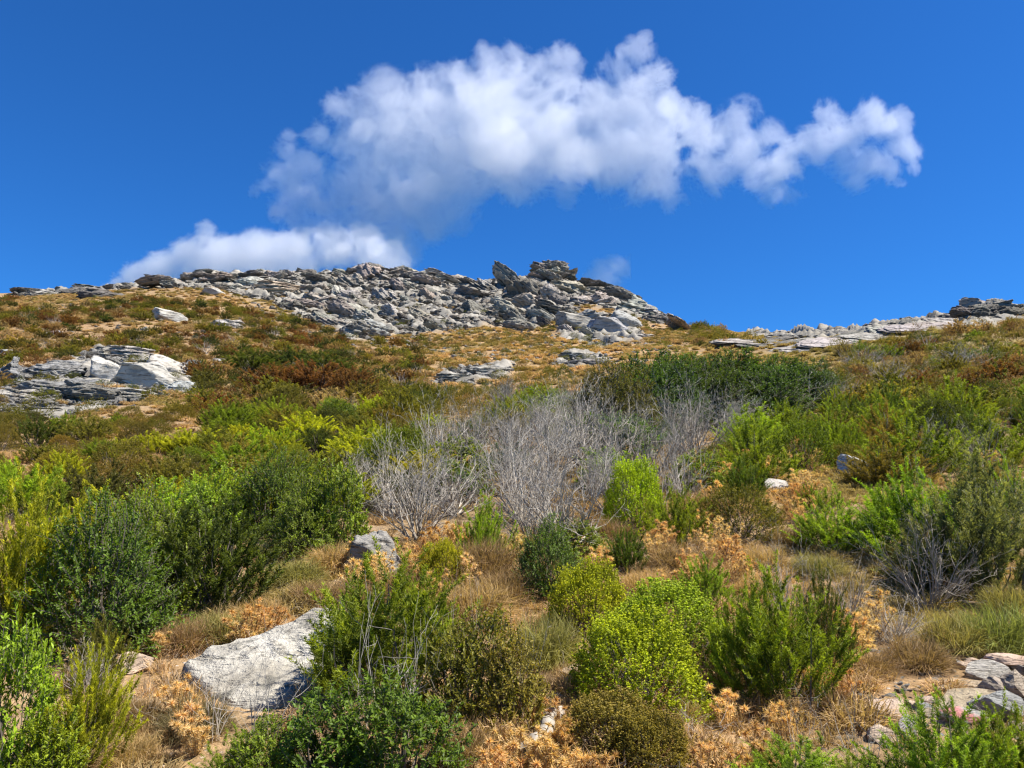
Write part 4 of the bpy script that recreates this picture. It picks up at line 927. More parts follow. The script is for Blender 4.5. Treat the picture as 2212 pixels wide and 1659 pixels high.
# ---------------------------------------------------------------- rocks of the slope and the ridge
LAND = [(235, 815, 'the pale boulder group at left'), (90, 850, 'the shattered rocks on the left edge'), (365, 690, 'the lone boulder on the upper left slope'), (490, 712, 'the flat ledge on the upper left'), (800, 735, 'the squared outcrop under the ridge'), (1290, 715, 'the dark outcrop right of centre'),
        (1020, 810, 'the low rock pavement in mid slope'), (1250, 778, 'the grey ledge below the dark outcrop'), (1195, 580, 'the horn shaped summit'), (830, 585, 'the rounded central crag'), (540, 590, 'the left part of the ridge'), (120, 615, 'the far left end of the ridge'), (1420, 670, 'the descending right ridge'), (1060, 610, 'the notch in the ridge'),
        (1760, 720, 'the smooth pale saddle'), (1950, 695, 'the pale rising slab on the right skyline'), (2110, 675, 'the dark right hand cliff'), (1540, 830, 'the dark green thicket'), (660, 800, 'the rusty shrub belt'), (330, 950, 'the bare soil strip at left'), (560, 980, 'the olive shrub belt'), (900, 880, 'the dry clearing left of the dead thicket'), (700, 950, 'the yellow green belt'),
        (1250, 900, 'the silver dead thicket'), (1950, 900, 'the green heaths on the right slope'), (2100, 780, 'the slope under the right cliff'), (1800, 800, 'the tawny hummocks on the right'), (1150, 740, 'the orange grass slope'), (80, 980, 'the soil bank by the left edge'), (60, 700, 'the left shoulder'), (450, 880, 'the brush below the pale boulders'), (1050, 900, 'the hummocks above the dead thicket')]
def where(x, y):
    l = min(LAND, key=lambda l: ((l[0]-x)/1.4)**2+((l[1]-y)*1.6)**2)
    ex = (x-l[0]); ey = (y-l[1])*1.8
    if abs(ex) < 22 and abs(ey) < 22: return 'at '+l[2]
    if abs(ex) > abs(ey): return ('right of ' if ex > 0 else 'left of ')+l[2]
    return ('downhill of ' if ey > 0 else 'uphill of ')+l[2]
used = {}
def unique(label, group):
    used[label] = used.get(label, 0)+1
    return label, group

B_ = [  # named rocks of the slope
 ('boulder', 230, 846, 84, 84, 'pale', 'tall pale boulder left in the boulder group on the left slope', 0), ('boulder', 302, 858, 140, 92, 'pale', 'largest pale cracked boulder of the group on the left slope', 1), ('boulder', 356, 828, 78, 60, 'pale', 'pale boulder with a dark notch, right in the group', 2),
 ('flat', 284, 778, 90, 26, 'pale', 'flat pale rock above the boulder group', 0), ('block', 222, 773, 38, 20, 'pale', 'small pale rock top left above the boulder group', 1), ('block', 24, 846, 84, 74, 'grey', 'grey boulder at the left edge beside the shattered rocks', 2), ('flat', 125, 822, 120, 36, 'grey', 'overhanging grey ledge in the shattered rocks', 1),
 ('block', 105, 832, 36, 28, 'pale', 'small pale rock under the overhanging ledge', 3), ('block', 175, 850, 90, 36, 'grey', 'bedded grey rock left of the boulder group', 4), ('block', 90, 862, 100, 38, 'grey', 'grey rock low in the shattered rocks', 5), ('block', 210, 876, 110, 42, 'dark', 'dark hollow rock below the boulder group', 0), ('block', 100, 895, 80, 32, 'dark', 'dark splintered rock at the bottom of the shattered rocks', 1),
 ('flat', 30, 872, 90, 30, 'pale', 'pale layered rock at the left edge, lower', 2), ('flat', 270, 868, 100, 26, 'pale', 'low white ledge under the largest pale boulder', 0), ('flat', 390, 852, 70, 24, 'white', 'white flat rock right of the boulder group', 1), ('block', 450, 855, 22, 20, 'white', 'small white rock in brush right of the boulders', 2),
 ('boulder', 364, 710, 74, 60, 'pale', 'lone pale boulder on the upper left slope', 0), ('flat', 492, 716, 66, 30, 'pale', 'pale layered ledge right of the lone boulder', 2), ('block', 309, 725, 20, 22, 'pale', 'pale pointed rock left of the lone boulder', 3), ('flat', 118, 728, 42, 14, 'white', 'flat white rock on the left slope', 1), ('flat', 18, 778, 50, 20, 'white', 'white rock at the left edge above the shattered rocks', 0),
 ('block', 440, 742, 24, 26, 'white', 'white rock on the slope below the layered ledge', 4), ('flat', 480, 790, 46, 18, 'white', 'smooth white rock left of the rusty shrubs', 2), ('flat', 412, 802, 56, 20, 'grey', 'grey layered rock right of the boulder group', 1), ('boulder', 455, 646, 60, 34, 'pale', 'pale boulder just under the left ridge', 1), ('flat', 600, 640, 100, 34, 'peach', 'pinkish slab under the left ridge', 0), ('flat', 545, 622, 60, 26, 'pale', 'pale slab beside the pinkish one', 1),
 ('block', 800, 744, 84, 62, 'grey', 'squared grey outcrop with vertical joints, right half', 5), ('block', 760, 742, 70, 56, 'dark', 'squared dark outcrop with vertical joints, left half', 3), ('block', 1120, 722, 60, 36, 'dark', 'dark tilted rock left of the dark outcrop', 0), ('boulder', 1240, 728, 84, 76, 'dark', 'dark left block of the outcrop right of centre', 0), ('boulder', 1300, 746, 116, 88, 'grey', 'large leaning front block of the outcrop right of centre', 1), ('boulder', 1350, 726, 74, 66, 'grey', 'right block of the outcrop right of centre', 2), ('block', 1270, 700, 60, 40, 'grey', 'upper block of the outcrop right of centre', 2),
 ('flat', 985, 828, 100, 22, 'pale', 'pale pavement slab in mid slope, left piece', 0), ('flat', 1050, 812, 110, 24, 'pale', 'pale pavement slab in mid slope, middle piece', 1), ('flat', 1085, 800, 60, 18, 'grey', 'grey pavement slab in mid slope, right piece', 2), ('flat', 1240, 778, 70, 18, 'grey', 'grey ledge below the dark outcrop, upper', 0), ('flat', 1275, 792, 90, 18, 'grey', 'grey ledge below the dark outcrop, lower', 1), ('flat', 1390, 735, 50, 16, 'pale', 'pale flat rock right of the dark outcrop', 2),
 ('flat', 1480, 905, 60, 16, 'pale', 'pale rock showing in the thicket edge', 1), ('block', 2150, 690, 90, 56, 'dark', 'dark foot block of the right hand cliff', 2), ('boulder', 2115, 690, 90, 64, 'dark', 'tall dark block of the right hand cliff', 0), ('block', 1958, 682, 16, 12, 'pale', 'perched pale block on the right skyline', 3), ('block', 1838, 705, 20, 13, 'grey', 'perched grey block on the saddle skyline', 4), ('block', 1870, 700, 15, 11, 'pale', 'small perched block right of the grey one on the saddle', 2),
]
for kind, x, y, w, h, c, lab, v in B_:
    p = ground(x, y-h*.3); sx = m_px(w, p[1])*.5/.8*(1.12 if x < 460 and y > 760 else 1); h *= 1.35 if x < 460 and y > 760 else 1
    zk = {'block': .6*.8, 'flat': .28*.8, 'boulder': .8*.85}[kind]
    sz = m_px(h, p[1])*.5/zk
    rock({'boulder': 'boulder', 'block': 'crag', 'flat': 'ledge'}[kind], p+np.array([0, 0, m_px(h, p[1])*.12]), sx, sx*.8, sz*(.8 if kind != 'flat' else .75), jit(GREYS[c], .05), lab, nm='boulder' if kind != 'flat' else 'rock_ledge', cat='rock', var=v, rot=rng.uniform(-.3, .3))
    OCC.append((p[0], p[1], sx*.75))

SKY = np.array([(0,628),(30,628),(45,615),(110,602),(180,605),(230,605),(265,603),(300,597),(400,576),(440,572),(520,575),(540,568),(640,571),(700,572),(750,565),(790,560),(830,562),(870,562),(890,577),(930,575),(1000,582),(1050,592),(1060,605),(1090,595),(1105,592),(1130,600),(1150,590),(1172,575),(1188,562),(1215,560),(1222,575),(1235,585),(1260,600),(1300,605),(1350,615),(1400,640),(1440,665),(1480,685),(1500,697),(1540,700),(1600,705),(1650,712),(1720,712),(1770,715),(1840,703),(1900,688),(1960,678),(2040,672),(2070,668),(2075,650),(2120,643),(2170,655),(2212,652)], float)
def skyrow(x): return np.interp(x, SKY[:, 0], SKY[:, 1])
cr = []                                           # candidate crag rocks: x, y, width px, kind
def sample_poly(poly, n, r):
    P = np.array(poly, float); lo = P.min(0); hi = P.max(0); out = np.zeros((0, 2))
    while len(out) < n:
        q = r.uniform(lo, hi, (n*3, 2)); out = np.concatenate([out, q[inpoly(q[:, 0], q[:, 1], poly)]])
    return out[:n]
r2 = np.random.default_rng(12)
for x, y in sample_poly(ROCKPOLY['main'], 210, r2): cr.append((x, y, 24+64*r2.random()**1.7*(1.1 if x > 700 else .8)*(1.0 if y < 690 else .7), 'crag' if r2.random() < .72 else 'ledge'))
for x in np.arange(40, 1480, 24):
    x = x+r2.uniform(-9, 9); w = r2.uniform(20, 44)*(.65 if x < 400 else 1); cr.append((x, skyrow(x)+w*.36, w, 'crag'))
for x, y in sample_poly(ROCKPOLY['right'], 22, r2): cr.append((x, y, r2.uniform(30, 60), 'ledge'))
for x in np.arange(1625, 2060, 27): cr.append((x+r2.uniform(-8, 8), skyrow(x)+r2.uniform(13, 22), r2.uniform(80, 140), 'ledge'))
for x, y, w in ((2085, 672, 60), (2110, 664, 70), (2140, 676, 66), (2100, 690, 60), (2165, 684, 60), (2195, 680, 60), (2130, 658, 44), (2180, 664, 50)): cr.append((x, y, w, 'crag'))
for x in np.arange(2060, 2230, 18): cr.append((x, skyrow(x)+14, r2.uniform(26, 46), 'crag'))
for x in np.arange(1880, 2060, 30): cr.append((x, skyrow(x)+7, r2.uniform(22, 38), 'ledge'))
for x, y in sample_poly(ROCKPOLY['outcrop'], 8, r2): cr.append((x, y, r2.uniform(24, 46), 'crag'))
for x, y, w in ((1190, 578, 40), (1207, 570, 36), (1176, 590, 42), (1213, 562, 24), (1200, 588, 44), (1165, 598, 34), (1225, 596, 30), (1195, 600, 44), (1250, 606, 22), (1150, 602, 24), (830, 580, 56), (860, 578, 40), (800, 578, 40)): cr.append((x, y, w, 'crag'))
cr = [(x, max(y, skyrow(x)+w*(.5 if kd == 'crag' else .3)) if not (1140 < x < 1260 and y < 612 and w < 46) else y, w, kd) for x, y, w, kd in cr]
for x, y, w in ((1196, 572, 44), (1208, 562, 34), (1180, 584, 50), (1172, 596, 46), (1216, 582, 40)): cr.append((x, y, w+60, 'pin'))
cr.sort(key=lambda q: -q[2])
cr = [(x, y, w-60, 'crag') if kd == 'pin' else (x, y, w, kd) for x, y, w, kd in cr]
cr_i = cr[:300]
G3, hit3 = ground_many([c[0] for c in cr_i], [c[1] for c in cr_i])
tones = [((.31, .285, .245), 'grey'), ((.205, .188, .16), 'dark grey'), ((.42, .39, .335), 'pale grey'), ((.37, .32, .26), 'warm grey')]
for (x, y, w, kd), p, ht in zip(cr_i, G3, hit3):
    if not ht:                                   # a rock standing above the skyline: seat it on the crest
        p = ground(x, y+14)
        if p[1] < 35: continue
        top = H+ray(x, y)[2]*p[1]; p = np.array([p[0], p[1], max(p[2], min(top, p[2]+m_px(w, p[1])*(.95 if 1150 < x < 1240 else .22)))])
    sx = m_px(w, p[1])*.55/.8; k = int((0, 1, 1, 2, 3)[r2.integers(5)] if x < 1500 else (2 if r2.random() < .6 and x < 2060 else 1)); tall = r2.uniform(.7, 1.25) if y > skyrow(x)+40 else r2.uniform(.6, .9)
    shape = 'tall jagged' if tall > 1.05 and kd == 'crag' else ('jagged' if kd == 'crag' else 'flat bedded')
    size = 'big' if w > 46 else ('small' if w < 28 else 'middling')
    wh = where(x, y); lab, g = unique(f"{size} {shape} {tones[k][1]} rock {wh}", 'ridge rocks '+wh)
    dip = (.42 if x > 700 and x < 1250 and y > skyrow(x)+26 else .1) if x < 1500 else -.1; lean = .35 if x > 1500 and kd == 'ledge' else 0
    rock(kd, p+np.array([0, 0, sx*.02]), sx, sx*r2.uniform(.7, 1.0), sx*tall*(.8 if x < 1500 else .45 if kd == 'ledge' else 1), jit(tones[k][0], .1, r2), lab, nm='crag_rock' if kd == 'crag' else 'rock_ledge', cat='rock', group=g, rot=r2.uniform(-.5, .5), tilt=(r2.normal(lean, .18 if not lean else .06), r2.normal(dip, .2 if not lean else .06)), r=r2)

# ---------------------------------------------------------------- scattered instances of uncountable stuff (geometry nodes)
def scatter(name, P, rot, scl, var, tcol, meshes, **props):
    n = len(P)
    if n == 0: return
    src = bpy.data.collections.new(name+'_sources')
    for i, m in enumerate(meshes):
        if isinstance(m, tuple): m = m[0]
        so_ = bpy.data.objects.new(f'{name}_{i:02d}', m); src.objects.link(so_)
    me = bpy.data.meshes.new(name); me.vertices.add(n); me.vertices.foreach_set('co', np.ascontiguousarray(P, 'f4').ravel())
    def at(nm, typ, key, v): a = me.attributes.new(nm, typ, 'POINT'); a.data.foreach_set(key, v)
    at('rot', 'FLOAT_VECTOR', 'vector', np.ascontiguousarray(rot, 'f4').ravel()); at('scl', 'FLOAT_VECTOR', 'vector', np.ascontiguousarray(scl, 'f4').ravel())
    at('var', 'INT', 'value', np.ascontiguousarray(var, 'i4')); at('tcol', 'FLOAT_COLOR', 'color', np.concatenate([tcol, np.ones((n, 1))], 1).astype('f4').ravel())
    at('isinst', 'FLOAT', 'value', np.ones(n, 'f4'))
    g = bpy.data.node_groups.new(name, 'GeometryNodeTree')
    g.interface.new_socket('Geometry', in_out='INPUT', socket_type='NodeSocketGeometry'); g.interface.new_socket('Geometry', in_out='OUTPUT', socket_type='NodeSocketGeometry')
    N = g.nodes; L = g.links; gi = N.new('NodeGroupInput'); go = N.new('NodeGroupOutput')
    ci = N.new('GeometryNodeCollectionInfo'); ci.inputs['Collection'].default_value = src; ci.inputs['Separate Children'].default_value = True; ci.inputs['Reset Children'].default_value = True
    io = N.new('GeometryNodeInstanceOnPoints'); io.inputs['Pick Instance'].default_value = True
    def attr(nm, typ): a = N.new('GeometryNodeInputNamedAttribute'); a.data_type = typ; a.inputs[0].default_value = nm; return a.outputs[0]
    e2r = N.new('FunctionNodeEulerToRotation'); L.new(attr('rot', 'FLOAT_VECTOR'), e2r.inputs[0])
    m2p = N.new('GeometryNodeMeshToPoints'); L.new(gi.outputs[0], m2p.inputs[0])
    L.new(m2p.outputs[0], io.inputs['Points']); L.new(ci.outputs[0], io.inputs['Instance']); L.new(attr('var', 'INT'), io.inputs['Instance Index'])
    L.new(e2r.outputs[0], io.inputs['Rotation']); L.new(attr('scl', 'FLOAT_VECTOR'), io.inputs['Scale']); L.new(io.outputs[0], go.inputs[0])
    o = link(name, me, kind='stuff', **props); md = o.modifiers.new('scatter', 'NODES'); md.node_group = g
    return o
def zrot(n, r, tilt=.0): return np.stack([r.normal(0, tilt, n), r.normal(0, tilt, n), r.uniform(0, 6.283, n)], 1)

# rubble on the ridge and round the outcrops
pts = [sample_poly(ROCKPOLY['main'], 3400, r2), sample_poly(ROCKPOLY['right'], 320, r2), sample_poly(ROCKPOLY['outcrop'], 120, r2), sample_poly(ROCKPOLY['left'], 900, r2), sample_poly(ROCKPOLY['mid'], 160, r2), sample_poly(ROCKPOLY['mid2'], 90, r2),
       sample_poly([(560, 640), (760, 700), (1200, 700), (1450, 730), (1440, 790), (1100, 785), (700, 745), (540, 690)], 1100, r2), sample_poly([(0, 650), (500, 640), (900, 760), (1300, 860), (700, 900), (0, 900)], 800, r2), sample_poly([(1300, 690), (1700, 735), (1700, 800), (1300, 780)], 60, r2)]
wpx = [r2.uniform(7, 24, 3400), r2.uniform(10, 26, 320), r2.uniform(8, 20, 120), r2.uniform(9, 27, 900), r2.uniform(8, 26, 160), r2.uniform(8, 20, 90), r2.uniform(2.0, 4.0, 1100)**2, r2.uniform(4, 14, 800), r2.uniform(4, 13, 60)]
pp = np.concatenate(pts); ww = np.concatenate(wpx)
Gp, hh = ground_many(pp[:, 0], pp[:, 1]); Gp = Gp[hh]; ww = ww[hh]; pp = pp[hh]
sx = ww*K/F*Gp[:, 1]*.5/.8; n = len(Gp)
tc = np.array([(.31, .285, .245), (.21, .195, .17), (.43, .40, .345), (.38, .33, .27)])[r2.integers(0, 4, n)]*r2.uniform(.85, 1.15, (n, 1))
pale = (pp[:, 1] > 735) | (pp[:, 0] > 1500); tc[pale] = tc[pale]*.3+np.array([.52, .50, .46])*.7
meshes = ROCK['rubble']+ROCK['ledge']
var = np.where(r2.random(n) < .55, r2.integers(0, 5, n), 5+r2.integers(0, 6, n))
flatter = np.where(pp[:, 0] > 1500, .5, 1)
Gp[:, 2] += sx*.08
scatter('rock_rubble', Gp, np.stack([r2.normal(0, .25, n), r2.normal(.1, .25, n), r2.uniform(0, 6.28, n)], 1), np.stack([sx, sx*r2.uniform(.7, 1, n), sx*r2.uniform(.55, 1.2, n)*flatter], 1), var, tc, meshes)

# ---------------------------------------------------------------- shrubs spread over the slope
def pick(r, opts):
    w = np.maximum(np.array([o[0] for o in opts], float), .01); k = r.choice(len(opts), p=w/w.sum()); return opts[k][1:]
def zone(dx, dy, y, r, n):
    """species, colour, colour word, width m, height ratio; or None"""
    q = r.random()
    inrock = any(inpoly(dx, dy-e, p) for p in ROCKPOLY.values() for e in ((0, 16) if dx > 600 else (0, 14, 30)))
    if dx > 1560 and dy < skyrow(dx)+(48 if dx > 1700 else 34) and y > 25: return None
    if inrock:
        if q > .05: return None
        return ('dome_far', OLV, 'olive', r.uniform(.5, .9), .5)
    if dy < 715 and y > 40 and 430 < dx < 1400 and dy < 760 and q > .35: return None
    right = dx > 1400+ (dy-700)*.3
    if dx > 1280 and dx < 1800 and 750 < dy < 935 and y > 12: return None        # the dark thicket has its own list
    if dy < 900 and dx < 930-(dy-700)*.2 and not (600 < dx and dy < 700):
        if q > .72-.9*np.clip(n*2-.1, 0, 1): return None
        rz_ = 1.2+2.2*(fbm(P2(np.array([dx]), np.array([dy]), .012), 5, 2)[0] > -.05)
        c = pick(r, [(rz_, RUST, 'rust brown'), (3, DOLV, 'dull olive'), (1.4, (.05, .07, .015), 'dark green'), (2.6, OLV, 'olive'), (1.8, OCH, 'ochre'), (1.4, (.26, .19, .10), 'tan')])
        sp = pick(r, [(5, 'heath_far'), (2, 'dome_far'), (.35, 'dead_far')])[0]
        return (sp, c[0], c[1] if sp != 'dead_far' else 'grey', r.uniform(.45, 1.15), r.uniform(.48, .65))
    if 830 < dx < 1500 and dy < 880:
        if q > (.30 if dy < 800 else .5): return None
        c = pick(r, [(3, OLV, 'olive'), (2, DOLV, 'dull olive'), (2, OCH, 'ochre'), (1, (.24, .16, .08), 'tawny'), (1, DHE, 'dark green')])
        return ('dome_far', c[0], c[1], r.uniform(.35, .85), r.uniform(.55, .7))
    if dy < 900 and right:
        if q > .62+.8*n: return None
        c = pick(r, [(2.8, OLV, 'olive'), (2.6, OCH, 'ochre'), (2.6, (.27, .19, .10), 'tawny'), (1.2, MID, 'green'), (1.2, DHE, 'dark green'), (.8, RUST, 'rust brown')])
        sp = pick(r, [(3, 'dome_far'), (1.6 if dy > 735 else 1, 'heath_far'), (.5 if dy > 735 else .1, 'dead_far')])[0]
        return (sp, c[0], c[1] if sp != 'dead_far' else 'grey', r.uniform(.55, 1.15), r.uniform(.5, .8))
    if dy < 1120 and dx < 930:
        if dx < 430-(dy-1000)*.6 and 880 < dy < 1100: return None if q > .10 else ('domeplain', OCH, 'ochre', r.uniform(.4, .8), .55)
        if q > .62+.8*n: return None
        f = (dy-880)/200
        c = pick(r, [(2.5, OLV, 'olive'), (2+2*f, YEL, 'yellow green'), (1.6+2*f, FRESH, 'green'), (1.0, OCH, 'ochre'), (.8, DHE, 'dark green'), (.6*(dy < 960), RUST, 'rust brown')])
        sp = pick(r, [(4, 'heathlow'), (2.6, 'domeplain'), (.12, 'deadgrey'), (.2, 'mastic')])[0]
        return (sp, c[0], c[1] if not sp.startswith('dead') else 'grey', r.uniform(.55, 1.15), r.uniform(.45, .68))
    if 930 <= dx < 1600 and 870 < dy < 1130:
        if dx < 1080 and dy < 960: return None if q > .4 else ('dome_far', OCH, 'ochre', r.uniform(.4, .8), .55)
        if q > .85: return None
        c = pick(r, [(2, DKG, 'dark green'), (2, MID, 'mid green'), (1, FRESH, 'green'), (1, OLV, 'olive')])
        sp = pick(r, [(1.5, 'mastic'), (1.0, 'heath'), (1.8, 'dead'), (.8, 'deadgrey')])[0]
        return (sp, c[0], c[1] if not sp.startswith('dead') else ('silver' if sp == 'dead' else 'dull grey'), r.uniform(.65, 1.05), r.uniform(.85, 1.15) if sp.startswith('dead') else r.uniform(.5, .75))
    if dy < 1250 and dx >= 1600:
        if q > .16+.3*n: return None
        c = pick(r, [(3, (.085, .13, .014), 'dark green'), (2, FRESH, 'bright green'), (1, OLV, 'olive'), (1.4, OCH, 'ochre')])
        sp = pick(r, [(4, 'heath'), (1.2, 'domeplain'), (.5, 'deadgrey')])[0]
        return (sp, c[0], c[1] if not sp.startswith('dead') else 'grey', r.uniform(.5, .95), r.uniform(.7, .95))
    return None
rz = np.random.default_rng(2024)
cand = []
occ = {}
def cell(x, y): return (int(x//2), int(y//2))
def occ_add(x, y, rad): occ.setdefault(cell(x, y), []).append((x, y, rad))
def occ_hit(x, y, rad, k=.62):
    cx, cy2 = cell(x, y)
    for i in (-1, 0, 1):
        for j in (-1, 0, 1):
            for ox, oy, orad in occ.get((cx+i, cy2+j), ()):
                if (ox-x)**2+(oy-y)**2 < (k*(rad+orad))**2: return True
    return False
for o in OCC: occ_add(*o)
TH = [(1330, 925, 130, 150), (1375, 905, 150, 150), (1430, 895, 150, 140), (1490, 890, 160, 135), (1550, 885, 160, 130), (1610, 882, 160, 125), (1665, 880, 150, 120), (1715, 880, 120, 115), (1400, 935, 150, 150), (1460, 925, 150, 150), (1520, 920, 150, 150), (1580, 912, 150, 145), (1640, 905, 150, 130), (1345, 955, 120, 160), (1750, 865, 90, 90)]
for i, (x, y, w, h) in enumerate(TH):
    p = ground(x, y); wm = m_px(w, p[1]); hm = m_px(h, p[1]); olive = i in (0, 13)
    side = 'top' if y < 900 else 'front'; third = 'left end' if x < 1420 else ('middle' if x < 1580 else 'right end')
    plant('masticbig', p, wm*1.35, hm*.9, jit((.10, .10, .018) if olive else (.055, .095, .015), .15), ('olive brown' if olive else ['dark green', 'deep green', 'blackish green'][i % 3])+f" mastic shrub on the {side} of the big thicket, {third}", 'mastic shrubs of the dark green thicket')
    occ_add(p[0], p[1], wm*.5)
NC = 25500
yy = np.sqrt(rz.uniform(6.3**2, 84**2, NC)); yy[:8000] = np.sqrt(rz.uniform(6.3**2, 29**2, 8000)); aa = rz.uniform(-.92, .92, NC); yy[-2500:] = np.sqrt(rz.uniform(2.4**2, 9**2, 2500)); aa[-2500:] = rz.uniform(.86, 1.4, 2500)*rz.choice([-1, 1], 2500)
xx = aa*yy; zz = height(xx, yy); pdx, pdy, _ = project(np.stack([xx, yy, zz], -1)); nn = fbm(P2(xx, yy, .12), 55, 3)
order = np.argsort(yy)
for i in order:
    sky_y = np.interp((pdx[i]*K-512)/F*1.012, _AG, YS)
    if yy[i] > sky_y+1.5: continue
    if abs(aa[i]) > .8 and yy[i] < 9:
        if rz.random() > .25: continue
        z_ = (('heath', FRESH, 'green'), ('mastic', MID, 'mid green'), ('domeplain', OLV, 'olive'))[rz.integers(3)]+(rz.uniform(.4, .9), .8)
    else: z_ = zone(pdx[i], pdy[i], yy[i], rz, nn[i])
    if z_ is None: continue
    sp, col, word, w, hr = z_
    if occ_hit(xx[i], yy[i], w*.5, .9 if sp.startswith('dome') else (.86 if yy[i] > 9 else .76)): continue
    occ_add(xx[i], yy[i], w*.5)
    cand.append((w/yy[i], sp, xx[i], yy[i], zz[i], w, w*hr, col, word, pdx[i], pdy[i]))
cand.sort(key=lambda c: -c[0])
KINDW = {'heath_shrub': 'heath shrub', 'mastic_shrub': 'mastic shrub', 'cushion_shrub': 'cushion shrub', 'dead_shrub': 'dead shrub'}
count = {}; rest = {}
for nm in NAMES.values(): count[nm[0]] = sum(1 for o in COL.objects if o.name.split('.')[0] == nm[0] and 'category' in o)
for s_, sp, x, y, z, w, h, col, word, dx, dy in cand:
    nm = NAMES[sp][0]
    if s_*F < 9 or count[nm] >= 298 or not (-60 < dx < 2270):
        sp_ = {'heath': 'heath_far', 'heathlow': 'heath_far', 'domeplain': 'dome_far', 'dome': 'dome_far', 'mastic': 'mastic_far', 'dead': 'dead_far', 'deadgrey': 'dead_far'}.get(sp, sp)
        rest.setdefault(sp_, []).append((x, y, z, w, h, jit(col, .2, rz))); continue
    count[nm] += 1
    size = 'large' if s_*F > 32 else ('small' if s_*F < 16 else 'medium')
    shp = 'low' if h/w < .55 else ('tall' if h/w > .8 else 'rounded')
    wh = where(dx, dy); lab, g = unique(f"{size} {shp} {word} {KINDW[nm]} {wh}", f"{KINDW[nm]}s {wh}")
    c = jit(col, .18, rz)
    (plant if y < 16 or sp.startswith('dead') else plant_single)(sp, (x, y, z), w*1.12, h*1.1, c, lab, g, r=rz)
print('individual shrubs', count, 'rest', {k: len(v) for k, v in rest.items()})
for sp, L_ in rest.items():
    A = np.array([q[:5] for q in L_]); C_ = np.array([q[5] for q in L_]); n = len(A)
    A[:, 2] -= A[:, 4]*.04
    nmz = {'heath_far': 'heath_scrub', 'dome_far': 'cushion_scrub', 'mastic_far': 'mastic_scrub', 'dead_far': 'dead_scrub'}.get(sp, sp+'_scrub')
    ms = [m[0] if NAMES[sp][1] != 'dead shrub' else m[1] for m in TPL[sp]]
    scatter(nmz, A[:, :3], zrot(n, rz, .05), np.stack([A[:, 3]*1.1, A[:, 3]*1.1, A[:, 4]*1.1], 1), rz.integers(0, len(ms), n), C_, ms)

# dry grass: hummocks far, tussocks nearer, tufts at our feet
def grass_cols(x, y, dx, dy, r):
    c = gcolour(dx, dy, x, y)*1.32
    g = np.clip(fbm(P2(x, y, .7), 71, 3)*2.2, 0, 1)[:, None]
    c = c*(1-.6*g)+np.array([.24, .22, .075])*.6*g
    return c*r.uniform(.75, 1.25, (len(c), 1))
def grass_band(name, n, y0, y1, w0, w1, hr0, hr1, meshes, r, dens=1.0, rockskip=True):
    y = np.sqrt(r.uniform(y0**2, y1**2, n)); n = int(n*1.38); y = np.sqrt(r.uniform(y0**2, y1**2, n)); a = r.uniform(-1.05, 1.05, n); x = a*y; z = height(x, y)
    dx, dy, d = project(np.stack([x, y, z], -1)); sy = np.interp(a, _AG, YS)
    ok = (y < sy+2)
    ok &= ~inpoly(dx, dy, [(385, 1445), (520, 1365), (700, 1305), (745, 1330), (735, 1400), (640, 1500), (640, 1570), (560, 1600), (460, 1570)])
    ok &= ~(inpoly(dx, dy, [(1850, 1530), (2030, 1460), (2090, 1415), (2230, 1400), (2230, 1740), (1850, 1740)]) & (r.random(n) < .9))
    if rockskip:
        inr = np.zeros(n, bool)
        for p in ROCKPOLY.values(): inr |= inpoly(dx, dy, p)
        ok &= ~(inr & (r.random(n) < .93))
    pn = fbm(P2(x, y, .9), 81, 3); ok &= (r.random(n) < np.clip(.75+pn*1.8, .12, 1)*dens)
    x, y, z, dx, dy = x[ok], y[ok], z[ok], dx[ok], dy[ok]; m = len(x)
    w = r.uniform(w0, w1, m); h = w*r.uniform(hr0, hr1, m)
    scatter(name, np.stack([x, y, z-.01], 1), zrot(m, r, .12), np.stack([w, w, h], 1), r.integers(0, len(meshes), m), grass_cols(x, y, dx, dy, r), meshes)
rg = np.random.default_rng(99)
grass_band('dry_grass', 9000, 1.6, 13, .10, .24, .35, .75, TUFT, rg)
grass_band('dry_grass_tussocks', 1500, 2.2, 14, .25, .5, .28, .46, GRASS_LO, rg)
grass_band('dry_grass_cover', 8000, 9, 27, .22, .45, .35, .55, GRASS_FAR, rg)
grass_band('dry_hummocks', 16000, 23, 86, .4, .85, .38, .6, GRASS_FAR, rg)
# small stones and gravel
n = 1100; y = np.sqrt(rg.uniform(2.2**2, 26**2, n)); x = rg.uniform(-.72, .72, n)*y; ok = fbm(P2(x, y, .8), 91, 3) > .02; x = x[ok]; y = y[ok]; z = height(x, y)
gx = ground_many(rg.uniform(1800, 2230, 420), rg.uniform(1400, 1620, 420))[0]
P = np.concatenate([np.stack([x, y, z], 1), gx]); n = len(P); s = rg.uniform(.012, .05, n)*np.clip(P[:, 1]/5, .6, 2.2)
tc = np.array([GREYS['white'], GREYS['peach'], GREYS['pale'], GREYS['tan']])[rg.integers(0, 4, n)]
scatter('gravel', P, zrot(n, rg, .4), np.stack([s, s*.8, s*.6], 1), rg.integers(0, 5, n), tc, [m for m in ROCK['rubble']])
# brown litter of dry twigs
n = 900; y = np.sqrt(rg.uniform(2.0**2, 9**2, n)); x = rg.uniform(-.72, .72, n)*y; z = height(x, y)
s = rg.uniform(.1, .3, n)
scatter('twig_litter', np.stack([x, y, z], 1), np.stack([rg.normal(0, .7, n), rg.normal(0, .7, n), rg.uniform(0, 6.28, n)], 1), np.stack([s, s, s*.6], 1), rg.integers(0, 3, n), np.tile([.4, .38, .35], (n, 1)), [t[1] for t in TPL['sprig']])

